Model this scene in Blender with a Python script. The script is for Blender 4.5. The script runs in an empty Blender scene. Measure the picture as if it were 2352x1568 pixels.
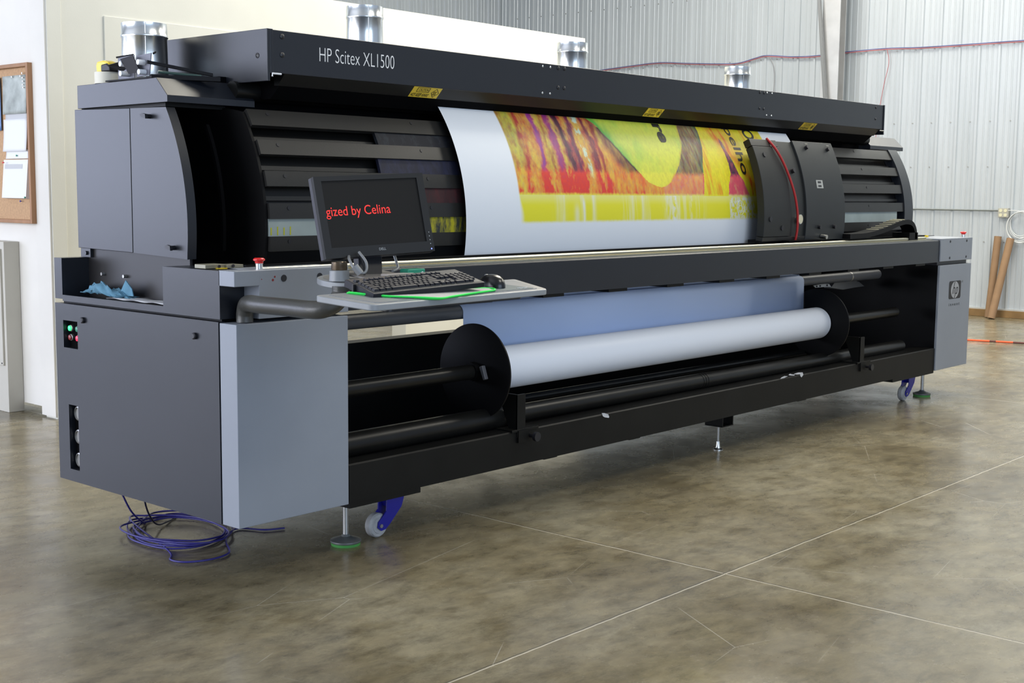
import bpy, bmesh, math, random
import numpy as np
from mathutils import Vector, Matrix
random.seed(7)
C = bpy.context.scene.collection
PI = math.pi
R_ = math.radians

# ------------------------------------------------------------------ materials
def new_mat(name):
    m = bpy.data.materials.new(name); m.use_nodes = True
    nt = m.node_tree; b = nt.nodes['Principled BSDF']
    return m, nt, b
def mat(name, col, rough=.5, metal=0., spec=.5, noise=0., nscale=8., bump=0., bscale=120., emit=None, estr=1., coat=0., aniso=None):
    m, nt, b = new_mat(name)
    b.inputs['Base Color'].default_value = (*col, 1); b.inputs['Roughness'].default_value = rough
    b.inputs['Metallic'].default_value = metal; b.inputs['Specular IOR Level'].default_value = spec
    b.inputs['Coat Weight'].default_value = coat
    if emit: b.inputs['Emission Color'].default_value = (*emit, 1); b.inputs['Emission Strength'].default_value = estr
    if noise or bump:
        tc = nt.nodes.new('ShaderNodeTexCoord')
        mp = nt.nodes.new('ShaderNodeMapping'); nt.links.new(tc.outputs['Object'], mp.inputs[0])
        if aniso: mp.inputs['Scale'].default_value = aniso
    if noise:
        n = nt.nodes.new('ShaderNodeTexNoise'); n.inputs['Scale'].default_value = nscale; n.inputs['Detail'].default_value = 5
        nt.links.new(mp.outputs[0], n.inputs['Vector'])
        r = nt.nodes.new('ShaderNodeValToRGB'); e = r.color_ramp.elements
        e[0].position = .3; e[1].position = .72
        e[0].color = (*[max(0, c*(1-noise)) for c in col], 1); e[1].color = (*[min(1, c*(1+noise)) for c in col], 1)
        nt.links.new(n.outputs['Fac'], r.inputs[0]); nt.links.new(r.outputs[0], b.inputs['Base Color'])
    if bump:
        n2 = nt.nodes.new('ShaderNodeTexNoise'); n2.inputs['Scale'].default_value = bscale; n2.inputs['Detail'].default_value = 3
        nt.links.new(mp.outputs[0], n2.inputs['Vector'])
        bp = nt.nodes.new('ShaderNodeBump'); bp.inputs['Strength'].default_value = bump; bp.inputs['Distance'].default_value = .002
        nt.links.new(n2.outputs['Fac'], bp.inputs['Height']); nt.links.new(bp.outputs[0], b.inputs['Normal'])
    return m

M = {}
M['anthracite'] = mat('anthracite_paint', (.0125,.0148,.0205), .32, 0, .50, .06, 3, .08, 500)
M['anthracite_side'] = M['anthracite']
M['grey'] = mat('silver_grey_paint', (.26,.285,.33), .40, 0, .5, .05, 2.5, .10, 500)
M['black'] = mat('black_satin', (.0035,.0035,.004), .50, 0, .18, .2, 5)
M['black_matt'] = mat('black_matt', (.0025,.0025,.003), .9, 0, .06)
M['frame'] = mat('black_frame_paint', (.006,.006,.0055), .5, 0, .22, .35, 4, .1, 60)
M['hood'] = mat('black_glossy_hood', (.010,.010,.010), .38, 0, .4)
M['tube'] = mat('black_tube_paint', (.007,.007,.0065), .34, 0, .32, .3, 6, .1, 80)
M['slat'] = mat('drum_slat_paint', (.016,.0155,.0145), .38, 0, .45, .15, 3, .1, 200)
M['drum_core'] = mat('drum_core_paint', (.006,.0055,.005), .35, 0, .35, .3, 3)
M['white_media'] = mat('white_vinyl', (.74,.78,.84), .45, 0, .35)
M['media_shaded'] = mat('vinyl_bluish_shade', (.50,.60,.82), .5, 0, .3)  # white vinyl, the hanging length's bluish shade put into its colour
M['roll'] = mat('wound_vinyl', (.72,.76,.84), .45, 0, .35)
M['galv'] = mat('galvanised_steel', (.80,.82,.82), .22, 1., .5, .06, 10)
M['steel'] = mat('bright_steel', (.62,.62,.60), .28, 1., .5)
M['zinc'] = mat('zinc_plated', (.45,.45,.44), .4, .9, .5)
M['brass_rail'] = mat('guide_rail_steel', (.52,.50,.40), .30, 1.)
M['bolt'] = mat('black_bolt', (.012,.012,.016), .4)
M['red'] = mat('red_plastic', (.70,.015,.015), .35)
M['red_cord'] = mat('red_tubing', (.40,.012,.012), .4)
M['green_lit'] = mat('green_lit_button', (.05,.8,.25), .3, emit=(.05,1,.3), estr=.9)
M['green_dull'] = mat('green_button', (.05,.25,.17), .35)
M['red_dull'] = mat('dark_red_button', (.22,.02,.02), .35)
M['red_lit'] = mat('red_lit_button', (.8,.03,.08), .3, emit=(1,.04,.12), estr=.5)
M['green_pad'] = mat('green_rubber', (.06,.28,.06), .6)
M['pad_metal'] = mat('foot_metal', (.16,.17,.17), .45, .5)
M['blue_metal'] = mat('blue_caster_paint', (.015,.015,.30), .4)
M['caster_wheel'] = mat('grey_nylon_wheel', (.42,.42,.42), .55, noise=.2, nscale=30)
M['yellow_label'] = mat('yellow_label', (.92,.64,.05), .5)
M['ink'] = mat('black_ink', (.008,.008,.008), .5)
M['white_letter'] = mat('white_letter', (.85,.85,.85), .5)
M['pad_white'] = mat('pale_pad', (.34,.40,.39), .5, noise=.12, nscale=6)
M['rag'] = mat('blue_wipe', (.10,.24,.34), .85, noise=.15, nscale=25, bump=.3, bscale=300)
M['paper'] = mat('paper', (.80,.81,.84), .7)
M['paper2'] = mat('grey_paper', (.55,.56,.58), .7)
M['cream_tape'] = mat('cream_tape', (.72,.69,.58), .5)
M['yellow'] = mat('yellow_plastic', (.85,.62,.02), .35)
M['black_plastic'] = mat('black_plastic', (.010,.010,.012), .4, 0, .3)
M['kb'] = mat('keyboard_black', (.014,.014,.020), .45, 0, .25)
M['kb_top'] = mat('keyboard_grey_deck', (.085,.085,.08), .28)
M['key'] = mat('key_black', (.012,.012,.017), .5, 0, .3)
M['tray'] = mat('desk_grey', (.25,.265,.28), .38, noise=.08, nscale=12)
M['mat_blue'] = mat('blue_grey_mat', (.05,.085,.10), .6)
M['cloth'] = mat('grey_white_cloth', (.48,.47,.46), .9, noise=.1, nscale=40, bump=.4, bscale=400)
M['neon'] = mat('neon_green_hem', (.03,.80,.10), .7)
M['arm'] = mat('dark_grey_arm', (.055,.055,.050), .36, 0, .5, bump=.25, bscale=150)
M['teal'] = mat('teal_plastic', (.02,.26,.16), .4)
M['screen'] = mat('screen_dark', (.006,.006,.006), .5, 0, .12, emit=(.02,.02,.02), estr=.35)
M['bezel'] = mat('monitor_bezel', (.013,.0135,.0145), .5, 0, .3)
M['bezel_side'] = mat('monitor_side', (.05,.05,.065), .45, 0, .3)
M['red_text'] = mat('screen_red_text', (.5,.01,.01), .5, emit=(1,.035,.022), estr=.65)
M['cork'] = mat('cork', (.52,.33,.19), .9, noise=.12, nscale=60)
M['oak'] = mat('oak_frame', (.36,.185,.09), .5, noise=.2, nscale=10, aniso=(1,1,.2))
M['map'] = mat('map_print', (.42,.46,.44), .6, noise=.35, nscale=9)
M['cardboard'] = mat('cardboard', (.27,.165,.09), .8, noise=.08, nscale=8)
M['wood'] = mat('treated_board', (.22,.13,.05), .8, noise=.25, nscale=6)
M['conduit'] = mat('conduit', (.20,.22,.22), .45, .5)
M['outlet'] = mat('outlet_box', (.42,.41,.36), .5, .3)
M['ivory'] = mat('ivory_plastic', (.62,.60,.42), .5)
M['white_cable'] = mat('white_cable', (.62,.64,.64), .5)
M['blue_cable'] = mat('blue_cable', (.035,.030,.20), .35)
M['dark_cable'] = mat('dark_cable', (.02,.02,.05), .35)
M['wire_blue'] = mat('wire_blue', (.10,.12,.30), .5)
M['wire_red'] = mat('wire_red', (.42,.12,.14), .5)
M['wire_grey'] = mat('wire_grey', (.25,.25,.27), .5)
M['orange'] = mat('orange_cord', (.85,.10,.02), .5)
M['dark_cord'] = mat('dark_cord_part', (.10,.02,.015), .5)
M['column'] = mat('galvanised_column', (.66,.66,.66), .32, .7, noise=.08, nscale=5)
M['brace'] = mat('grey_brace', (.22,.23,.24), .5, .3)
M['panel_white'] = mat('offwhite_panel', (.56,.54,.48), .55, noise=.04, nscale=4)

def wall_mat(name, col, dirt, nscale=3.):
    m = mat(name, col, .62, 0, .3, dirt, nscale, .12, 90)
    return m
M['cream'] = wall_mat('cream_wall_paint', (.74,.735,.665), .03)
M['white_wall'] = wall_mat('white_wall_paint', (.76,.74,.69), .05, 2)

def metal_wall_mat():
    m, nt, b = new_mat('ribbed_liner_panel')
    b.inputs['Base Color'].default_value = (.52,.56,.60,1); b.inputs['Metallic'].default_value = .25
    b.inputs['Roughness'].default_value = .30
    tc = nt.nodes.new('ShaderNodeTexCoord'); mp = nt.nodes.new('ShaderNodeMapping'); mp.inputs['Scale'].default_value = (3,3,.35)
    n = nt.nodes.new('ShaderNodeTexNoise'); n.inputs['Scale'].default_value = 2.2; n.inputs['Detail'].default_value = 4
    nt.links.new(tc.outputs['Object'], mp.inputs[0]); nt.links.new(mp.outputs[0], n.inputs['Vector'])
    r = nt.nodes.new('ShaderNodeValToRGB'); r.color_ramp.elements[0].color = (.44,.48,.51,1); r.color_ramp.elements[1].color = (.57,.61,.65,1)
    nt.links.new(n.outputs['Fac'], r.inputs[0]); nt.links.new(r.outputs[0], b.inputs['Base Color'])
    return m
M['liner'] = metal_wall_mat()

def floor_mat():
    m, nt, b = new_mat('polished_concrete')
    N = nt.nodes.new; L = nt.links.new
    tc = N('ShaderNodeTexCoord')
    def noise(scale, detail=6, rough=.55, sc=None, dist=0.):
        n = N('ShaderNodeTexNoise'); n.inputs['Scale'].default_value = scale; n.inputs['Detail'].default_value = detail
        n.inputs['Roughness'].default_value = rough; n.inputs['Distortion'].default_value = dist
        if sc:
            mp = N('ShaderNodeMapping'); mp.inputs['Scale'].default_value = sc; mp.inputs['Rotation'].default_value = (0,0,.4)
            L(tc.outputs['Object'], mp.inputs[0]); L(mp.outputs[0], n.inputs['Vector'])
        else: L(tc.outputs['Object'], n.inputs['Vector'])
        return n.outputs['Fac']
    def ramp(f, stops):
        r = N('ShaderNodeValToRGB'); el = r.color_ramp.elements
        el[0].position = stops[0][0]; el[0].color = (*stops[0][1],1); el[1].position = stops[-1][0]; el[1].color = (*stops[-1][1],1)
        for p, c in stops[1:-1]:
            e = el.new(p); e.color = (*c,1)
        L(f, r.inputs[0]); return r.outputs[0]
    def mix(a, b_, f, mode='MIX'):
        x = N('ShaderNodeMix'); x.data_type = 'RGBA'; x.blend_type = mode
        for i, v in ((0,f),(6,a),(7,b_)):
            if hasattr(v,'is_linked') or hasattr(v,'links'): L(v, x.inputs[i])
            else: x.inputs[i].default_value = v if i == 0 else (*v,1)
        return x.outputs[2]
    big = ramp(noise(.9, 5, .6, dist=.4), [(.33,(.118,.096,.055)),(.50,(.185,.158,.100)),(.68,(.250,.225,.160))])
    mid = ramp(noise(6.5, 10, .80, (1.,1.8,1.), .25), [(.34,(.42,.42,.42)),(.47,(.82,.82,.81)),(.58,(1.10,1.09,1.05)),(.72,(1.38,1.34,1.26))])
    c = mix(big, mid, .75, 'MULTIPLY')
    stain = ramp(noise(5., 6, .6, (1.,1.5,1.), 0), [(.36,(.62,.58,.50)),(.50,(1,1,1))])
    c = mix(c, stain, .6, 'MULTIPLY')
    speck = ramp(noise(60, 3, .6), [(.66,(0,0,0)),(.75,(.6,.6,.55))])
    c = mix(c, speck, .10, 'ADD')
    # saw-cut joints, straight lines through the slab
    sep = N('ShaderNodeSeparateXYZ'); L(tc.outputs['Object'], sep.inputs[0])
    def joint(axis, pos, w):
        jn = N('ShaderNodeTexNoise'); jn.inputs['Scale'].default_value = 9.; jn.inputs['Detail'].default_value = 4
        L(tc.outputs['Object'], jn.inputs['Vector'])
        a = N('ShaderNodeMath'); a.operation = 'SUBTRACT'; L(sep.outputs[axis], a.inputs[0]); a.inputs[1].default_value = pos
        j = N('ShaderNodeMath'); j.operation = 'MULTIPLY_ADD'; L(jn.outputs['Fac'], j.inputs[0]); j.inputs[1].default_value = .012; L(a.outputs[0], j.inputs[2])
        s = N('ShaderNodeMath'); s.operation = 'SUBTRACT'; L(j.outputs[0], s.inputs[0]); s.inputs[1].default_value = .006
        ab = N('ShaderNodeMath'); ab.operation = 'ABSOLUTE'; L(s.outputs[0], ab.inputs[0])
        l = N('ShaderNodeMath'); l.operation = 'LESS_THAN'; L(ab.outputs[0], l.inputs[0]); l.inputs[1].default_value = w
        return l.outputs[0]
    jn = None
    for ax, pos in ((0,1.428),(0,6.6),(0,11.8),(1,-1.24),(1,3.9),(1,-6.4),(1,9.0)):
        j = joint(ax, pos, .0032)
        c = mix(c, (.46,.42,.34), j)
        off = joint(ax, pos+.008, .003); c = mix(c, (.10,.09,.065), off)
    # fine scratches
    w = N('ShaderNodeTexVoronoi'); w.feature = 'DISTANCE_TO_EDGE'; w.inputs['Scale'].default_value = .8
    wn = N('ShaderNodeMapping'); wn.inputs['Scale'].default_value = (1,2.3,1); wn.inputs['Rotation'].default_value = (0,0,.7)
    L(tc.outputs['Object'], wn.inputs[0]); L(wn.outputs[0], w.inputs['Vector'])
    wl = N('ShaderNodeMath'); wl.operation = 'LESS_THAN'; L(w.outputs['Distance'], wl.inputs[0]); wl.inputs[1].default_value = .0018
    sm = N('ShaderNodeMath'); sm.operation = 'MULTIPLY'; L(wl.outputs[0], sm.inputs[0])
    g = ramp(noise(1.6, 3), [(.50,(0,0,0)),(.60,(.38,.38,.38))]); L(g, sm.inputs[1])
    c = mix(c, (.50,.48,.42), sm.outputs[0])
    L(c, b.inputs['Base Color'])
    rr = N('ShaderNodeMapRange'); L(noise(3.5, 6, .6), rr.inputs[0]); rr.inputs[1].default_value = .3; rr.inputs[2].default_value = .7
    rr.inputs[3].default_value = .16; rr.inputs[4].default_value = .34; L(rr.outputs[0], b.inputs['Roughness'])
    b.inputs['Specular IOR Level'].default_value = .5
    bm_ = N('ShaderNodeBump'); bm_.inputs['Strength'].default_value = .12; bm_.inputs['Distance'].default_value = .004
    L(noise(14, 4), bm_.inputs['Height']); L(bm_.outputs[0], b.inputs['Normal'])
    return m
M['floor'] = floor_mat()

def ink_mat(name, base, ink, lo, hi, scale=22., streak=(1,1,.25)):
    m, nt, b = new_mat(name); N = nt.nodes.new; L = nt.links.new
    tc = N('ShaderNodeTexCoord'); mp = N('ShaderNodeMapping'); mp.inputs['Scale'].default_value = streak
    n = N('ShaderNodeTexNoise'); n.inputs['Scale'].default_value = scale; n.inputs['Detail'].default_value = 8; n.inputs['Roughness'].default_value = .75
    r = N('ShaderNodeValToRGB'); r.color_ramp.elements[0].position = lo; r.color_ramp.elements[1].position = hi
    r.color_ramp.elements[0].color = (*base,1); r.color_ramp.elements[1].color = (*ink,1)
    L(tc.outputs['Object'], mp.inputs[0]); L(mp.outputs[0], n.inputs['Vector']); L(n.outputs['Fac'], r.inputs[0]); L(r.outputs[0], b.inputs['Base Color'])
    b.inputs['Roughness'].default_value = .7
    return m
M['ink_grey'] = ink_mat('ink_pad_slate', (.007,.008,.013), (.04,.05,.06), .5, .8)
M['ink_navy'] = ink_mat('ink_pad_navy', (.005,.006,.020), (.018,.022,.07), .45, .8)
M['ink_red'] = ink_mat('ink_pad_red', (.008,.005,.007), (.06,.006,.009), .35, .7)
M['ink_yellow'] = ink_mat('ink_pad_yellow', (.025,.03,.03), (.42,.38,.01), .42, .58)

# ------------------------------------------------------------------ mesh helpers
class MB:
    def __init__(s): s.bm = bmesh.new()
    def _faces(s, vs, fs):
        bv = [s.bm.verts.new(v) for v in vs]
        for f in fs:
            try: s.bm.faces.new([bv[i] for i in f])
            except ValueError: pass
        return s
    def box(s, x0, x1, y0, y1, z0, z1):
        v = [(x,y,z) for x in (x0,x1) for y in (y0,y1) for z in (z0,z1)]
        return s._faces(v, [(0,1,3,2),(4,6,7,5),(0,4,5,1),(2,3,7,6),(0,2,6,4),(1,5,7,3)])
    def prism(s, prof, a0, a1, axis='x'):
        # prof: closed outline of 2D points, extruded along axis
        def P(a,p):
            return {'x':(a,p[0],p[1]),'y':(p[0],a,p[1]),'z':(p[0],p[1],a)}[axis]
        n = len(prof); v = [P(a0,p) for p in prof] + [P(a1,p) for p in prof]
        return s._faces(v, [tuple(range(n))[::-1], tuple(range(n,2*n))] + [(i,(i+1)%n,n+(i+1)%n,n+i) for i in range(n)])
    def cyl(s, p0, p1, r0, r1=None, n=32, caps=True):
        r1 = r0 if r1 is None else r1
        p0 = Vector(p0); p1 = Vector(p1); d = (p1-p0).normalized()
        u = d.orthogonal().normalized(); w = d.cross(u)
        v = []
        for p, r in ((p0,r0),(p1,r1)):
            for i in range(n):
                a = 2*PI*i/n; v.append(p + (u*math.cos(a)+w*math.sin(a))*r)
        f = [(i,(i+1)%n,n+(i+1)%n,n+i) for i in range(n)]
        if caps: f += [tuple(range(n))[::-1], tuple(range(n,2*n))]
        return s._faces(v, f)
    def lathe(s, base, axis, prof, n=40):
        # prof: list of (r, h); axis direction vector
        base = Vector(base); d = Vector(axis).normalized(); u = d.orthogonal().normalized(); w = d.cross(u)
        v = []
        for r, h in prof:
            for i in range(n):
                a = 2*PI*i/n; v.append(base + d*h + (u*math.cos(a)+w*math.sin(a))*max(r,1e-5))
        f = []
        for k in range(len(prof)-1):
            f += [(k*n+i,k*n+(i+1)%n,(k+1)*n+(i+1)%n,(k+1)*n+i) for i in range(n)]
        if prof[0][0] > 1e-4: f.append(tuple(range(n))[::-1])
        if prof[-1][0] > 1e-4: f.append(tuple(range((len(prof)-1)*n, len(prof)*n)))
        return s._faces(v, f)
    def tube(s, pts, r, n=12, closed=False):
        pts = [Vector(p) for p in pts]; v = []; m = len(pts)
        up = None
        for k, p in enumerate(pts):
            a = pts[(k-1)%m] if (k or closed) else p; b = pts[(k+1)%m] if (k < m-1 or closed) else p
            d = (b-a).normalized()
            if up is None: up = d.orthogonal().normalized()
            else:
                up = (up - d*up.dot(d))
                up = up.normalized() if up.length > 1e-6 else d.orthogonal().normalized()
            w = d.cross(up)
            rr = r[k] if isinstance(r,(list,tuple)) else r
            for i in range(n):
                t = 2*PI*i/n; v.append(p + (up*math.cos(t)+w*math.sin(t))*rr)
        f = []
        for k in range(m if closed else m-1):
            k2 = (k+1)%m
            f += [(k*n+i,k*n+(i+1)%n,k2*n+(i+1)%n,k2*n+i) for i in range(n)]
        if not closed: f += [tuple(range(n))[::-1], tuple(range((m-1)*n, m*n))]
        return s._faces(v, f)
    def arc(s, yc, zc, r0, r1, t0, t1, x0, x1, n=None, end=True):
        # segment of a thick cylinder about an X axis; angle 0 faces -Y, 90 faces up
        n = n or max(2, int(abs(t1-t0)/2))
        v = []
        for i in range(n+1):
            t = R_(t0+(t1-t0)*i/n)
            for r in (r0, r1):
                for x in (x0, x1):
                    v.append((x, yc-r*math.cos(t), zc+r*math.sin(t)))
        f = []
        for i in range(n):
            a = 4*i; b = a+4
            f += [(a+2,b+2,b+3,a+3),(a,a+1,b+1,b),(a,b,b+2,a+2),(a+1,a+3,b+3,b+1)]
        f += [(0,2,3,1),(4*n,4*n+1,4*n+3,4*n+2)]
        return s._faces(v, f)
    def quadgrid(s, P, nu, nv):
        v = [P(i/nu, j/nv) for j in range(nv+1) for i in range(nu+1)]
        return s._faces(v, [(j*(nu+1)+i, j*(nu+1)+i+1, (j+1)*(nu+1)+i+1, (j+1)*(nu+1)+i) for j in range(nv) for i in range(nu)])

def rbox(x0,x1,y0,y1,z0,z1):
    b = MB(); b.box(x0,x1,y0,y1,z0,z1); return b
ORG = {}
def place(name, me, m, parent=None, local=False):
    o = bpy.data.objects.new(name, me); C.objects.link(o)
    if m: me.materials.append(m)
    if parent is not None:
        o.parent = parent
        org = ORG.get(parent, Vector((0,0,0))); ORG[o] = org
        if not local: me.transform(Matrix.Translation(-org))
    return o
def obj(name, mb, m, parent=None, smooth=30, bevel=0., local=False, recalc=True):
    bm = mb.bm
    if recalc: bmesh.ops.recalc_face_normals(bm, faces=bm.faces)
    me = bpy.data.meshes.new(name); bm.to_mesh(me); bm.free()
    if smooth:
        me.polygons.foreach_set('use_smooth', [True]*len(me.polygons)); me.set_sharp_from_angle(angle=R_(smooth))
    o = place(name, me, m, parent, local)
    if bevel:
        b = o.modifiers.new('bevel','BEVEL'); b.width = bevel; b.segments = 2; b.limit_method = 'ANGLE'; b.angle_limit = R_(40); b.harden_normals = True
    return o
def tag(o, label, cat, group=None, kind=None):
    o['label'] = label; o['category'] = cat
    if group: o['group'] = group
    if kind: o['kind'] = kind
    return o
def thing(name, loc, label, cat, group=None, rot=None):
    e = bpy.data.objects.new(name, None); C.objects.link(e); e.location = loc; e.empty_display_size = .1
    if rot is not None: e.rotation_euler = rot
    ORG[e] = Vector(loc) if rot is None else Vector((0,0,0))
    tag(e, label, cat, group); return e
def struct(name, mb, m, parent=None, **k):
    o = obj(name, mb, m, parent, **k)
    if parent is None: o['kind'] = 'structure'
    return o
def smooth_path(P, n=8, closed=False):
    P = [Vector(p) for p in P]; out = []; m = len(P)
    rng = range(m if closed else m-1)
    for i in rng:
        a = P[(i-1)%m] if (closed or i) else P[0]; b = P[i]; c = P[(i+1)%m]; d = P[(i+2)%m] if (closed or i < m-2) else P[-1]
        for k in range(n):
            t = k/n
            out.append(.5*((2*b)+(-a+c)*t+(2*a-5*b+4*c-d)*t*t+(-a+3*b-3*c+d)*t**3))
    if not closed: out.append(P[-1])
    return out

def text2d(s, thin=0., bold=0.):
    cu = bpy.data.curves.new('t','FONT'); cu.body = s; cu.size = 1; cu.resolution_u = 5; cu.offset = bold - thin
    to = bpy.data.objects.new('t', cu)
    me = bpy.data.meshes.new_from_object(to)
    V = [(v.co.x, v.co.y) for v in me.vertices]; F = [tuple(p.vertices) for p in me.polygons]
    bpy.data.objects.remove(to); bpy.data.meshes.remove(me); bpy.data.curves.remove(cu)
    x0 = min(v[0] for v in V); x1 = max(v[0] for v in V); y0 = min(v[1] for v in V); y1 = max(v[1] for v in V)
    return [((a-x0)/(x1-x0), (b-y0)/(y1-y0)) for a,b in V], F
def text(name, s, P, m, parent, local=False, thin=0., bold=0., clip=None):
    """P(u,v) maps the text's own box 0..1 x 0..1 to a point in the place"""
    V, F = text2d(s, thin, bold)
    if clip: F = [f for f in F if all(V[i][0] >= clip for i in f)]
    mb = MB(); mb._faces([P(u,v) for u,v in V], F)
    return obj(name, mb, m, parent, smooth=0, local=local, recalc=False)

# ------------------------------------------------------------------ the place: shell
def ribbed(axis, fixed, a0, a1, z0, z1, rib=.252, face=-1):
    """sheet-metal liner: flat pans with a raised major rib every .252 m and two low minor ribs between"""
    prof = []; a = a0
    while a < a1:
        for da, h in ((0,0),(.008,.020),(.034,.020),(.042,0),(.095,0),(.100,.005),(.112,.005),(.117,0),(.165,0),(.170,.005),(.182,.005),(.187,0)):
            prof.append((a+da, h))
        a += rib
    prof.append((a,0))
    mb = MB(); v = []; n = len(prof)
    for p, h in prof:
        q = fixed + face*h
        for z in (z0, z1): v.append((q,p,z) if axis == 'x' else (p,q,z))
    mb._faces(v, [(2*i,2*i+2,2*i+3,2*i+1) for i in range(n-1)])
    return mb
fl = MB(); fl.box(-9, 13.4, -10, 10.8, -.12, 0); struct('floor', fl, M['floor'], smooth=0)
w = ribbed('x', 13.24, -10, 10.63, .10, 6.4)
struct('wall_right', w, M['liner'], smooth=0)
w = ribbed('y', 10.63, -9, 13.24, .0, 6.4)
struct('wall_back', w, M['liner'], smooth=0)
cl = MB(); cl.box(-9, 13.4, -10, 10.8, 6.4, 6.5); struct('ceiling', cl, mat('ceiling_liner',(.62,.63,.64),.5,.1), smooth=0)
bb = MB(); bb.box(13.18, 13.24, -10, 10.6, 0, .09); struct('baseboard_right', bb, M['wood'], bevel=.004)
mt = MB(); mt.box(13.195, 13.25, -10, 10.6, .088, .108); struct('trim_1', mt, mat('base_flashing',(.50,.51,.50),.4,.3))
# cream partition with a doorway
WY = 3.81; TH = .14
cw = MB(); cw.box(1.40, 2.6, WY, WY+TH, 0, 2.93); cw.box(4.545, 6.86, WY, WY+TH, 0, 2.93); cw.box(2.6, 4.545, WY, WY+TH, 2.10, 2.93)
struct('wall_cream', cw, M['cream'], smooth=0)
# return of the partition that carries the pin board
cr = MB(); cr.box(1.41, 1.41+TH, WY+TH, 9.5, .06, 2.93); struct('wall_left', cr, M['white_wall'], smooth=0)
tm = MB(); tm.box(1.385, 1.405, WY-.004, WY+.17, .012, 2.93); struct('trim_2', tm, M['white_wall'], bevel=.002)
tm = MB(); tm.box(1.40, 1.50, WY-.012, WY, .0, 2.93); struct('trim_3', tm, M['cream'], bevel=.003)
tm = MB(); tm.box(1.807, 4.9, WY-.010, WY, 2.1, 2.609); tm.box(1.807, 2.6, WY-.010, WY, 0, 2.1); struct('trim_4', tm, M['cream'], bevel=.003)
tm = MB(); tm.box(4.52, 4.56, WY-.012, WY+TH+.012, 0, 2.12); tm.box(2.57, 2.61, WY-.012, WY+TH+.012, 0, 2.12); tm.box(2.57, 4.56, WY-.012, WY+TH+.012, 2.09, 2.13)
struct('door_1', tm, M['cream'], bevel=.002)
# screw rows on the liner
sc = MB()
for z in (.93, 1.86, 2.42, 3.35, 4.27):
    for i in range(46):
        y = .05 + i*.252 + .13
        if y < 10.5: sc.cyl((13.24, y, z), (13.231, y, z), .009, n=8)
obj('liner_screws', sc, M['zinc'], bpy.data.objects['wall_right'], smooth=0)['kind'] = 'stuff'

# steel column with diagonal brace
t = thing('steel_column', (12.95,4.46,0), 'galvanised steel column standing against the ribbed metal wall behind the printer', 'column')
m_ = MB(); m_.box(12.86,12.872,4.34,4.59,0,6.4); m_.box(13.02,13.032,4.34,4.59,0,6.4); m_.box(12.872,13.02,4.458,4.47,0,6.4)
obj('column_shaft', m_, M['column'], t, smooth=0)
m_ = MB(); m_.box(12.80,13.09,4.28,4.65,0,.02); obj('base_plate', m_, M['column'], t)
m_ = MB(); p0 = Vector((12.80,4.455,2.5)); p1 = Vector((12.80,4.78,5.6)); m_.tube([p0,p1], .028, n=4)
tag(obj('diagonal_brace', m_, M['brace'], smooth=0), 'thin dark grey diagonal brace beside the galvanised column', 'brace')

# ------------------------------------------------------------------ the wide format printer
T = thing('wide_format_printer', (3.4,.6,0), 'very large dark grey wide format printer standing on levelling feet in the workshop', 'printer')
YC, ZC = 1.19, 1.34
def P_(name, mb, m, parent=T, **k): return obj(name, mb, m, parent, **k)

# lower left end cabinet, side panel with two recessed openings
def panel_with_holes(mb, x0, x1, y0, y1, z0, z1, holes):
    ys = sorted({y0,y1,*[h[0] for h in holes],*[h[1] for h in holes]}); zs = sorted({z0,z1,*[h[2] for h in holes],*[h[3] for h in holes]})
    for a,b in zip(ys,ys[1:]):
        for c,d in zip(zs,zs[1:]):
            if any(h[0]<=a and b<=h[1] and h[2]<=c and d<=h[3] for h in holes): continue
            mb.box(x0,x1,a,b,c,d)
    return mb
pn = MB(); panel_with_holes(pn, 0, .030, .111, 1.291, .228, 1.002, [(1.112,1.227,.812,.930),(1.125,1.201,.281,.565)])
cab = P_('end_cabinet', pn, M['anthracite'], smooth=0)
bmesh_fix = cab
bd = MB(); bd.box(.03,.545,.10,1.285,.235,.995); P_('cabinet_carcass', bd, M['black_matt'], cab)
P_('recess_back', rbox(.0305,.036,1.10,1.235,.80,.94), M['black'], cab); P_('recess_back', rbox(.0305,.036,1.10,1.21,.27,.575), M['black'], cab)
for nm,(y,z) in {'a':(1.061,.941),'b':(.258,.939)}.items():
    s_ = MB(); s_.lathe((0,y,z), (-1,0,0), [(.013,0),(.013,.010),(.009,.013),(0,.013)], 20); P_('screw', s_, M['bolt'], cab)
for y,z,k in ((1.202,.895,'green_lit'),(1.142,.895,'green_dull'),(1.202,.855,'red_dull'),(1.142,.855,'red_lit')):
    s_ = MB(); s_.lathe((.036,y-.0,z), (-1,0,0), [(.0145,0),(.0145,.016),(.012,.018)], 24); r0 = P_('button_ring', s_, M['zinc'], cab)
    s_ = MB(); s_.lathe((.018,y,z), (-1,0,0), [(.0115,0),(.0115,.005),(.008,.007),(0,.008)], 24); P_('push_button', s_, M[k], cab)
for z in (.526,.424,.322):
    s_ = MB(); s_.lathe((.036,1.163,z), (-1,0,0), [(.031,0),(.031,.016),(.026,.018),(.026,.012)], 32); P_('gauge_rim', s_, M['zinc'], cab)
    s_ = MB(); s_.lathe((.030,1.163,z), (-1,0,0), [(.0235,0),(.0235,.005),(0,.006)], 32); P_('gauge_face', s_, mat('gauge_glass',(.42,.38,.36),.2), cab)

# grey corner covers, left and right
P_('front_cover', rbox(0,.545,0,.104,.228,1.000), M['grey'], bevel=.003)
fc = P_('front_cover', rbox(6.237,6.808,0,.018,.222,.994), M['grey'], bevel=.003)
P_('end_cabinet', rbox(6.2385,6.80,.018,1.285,.222,.994), M['black'], bevel=.002)

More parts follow.
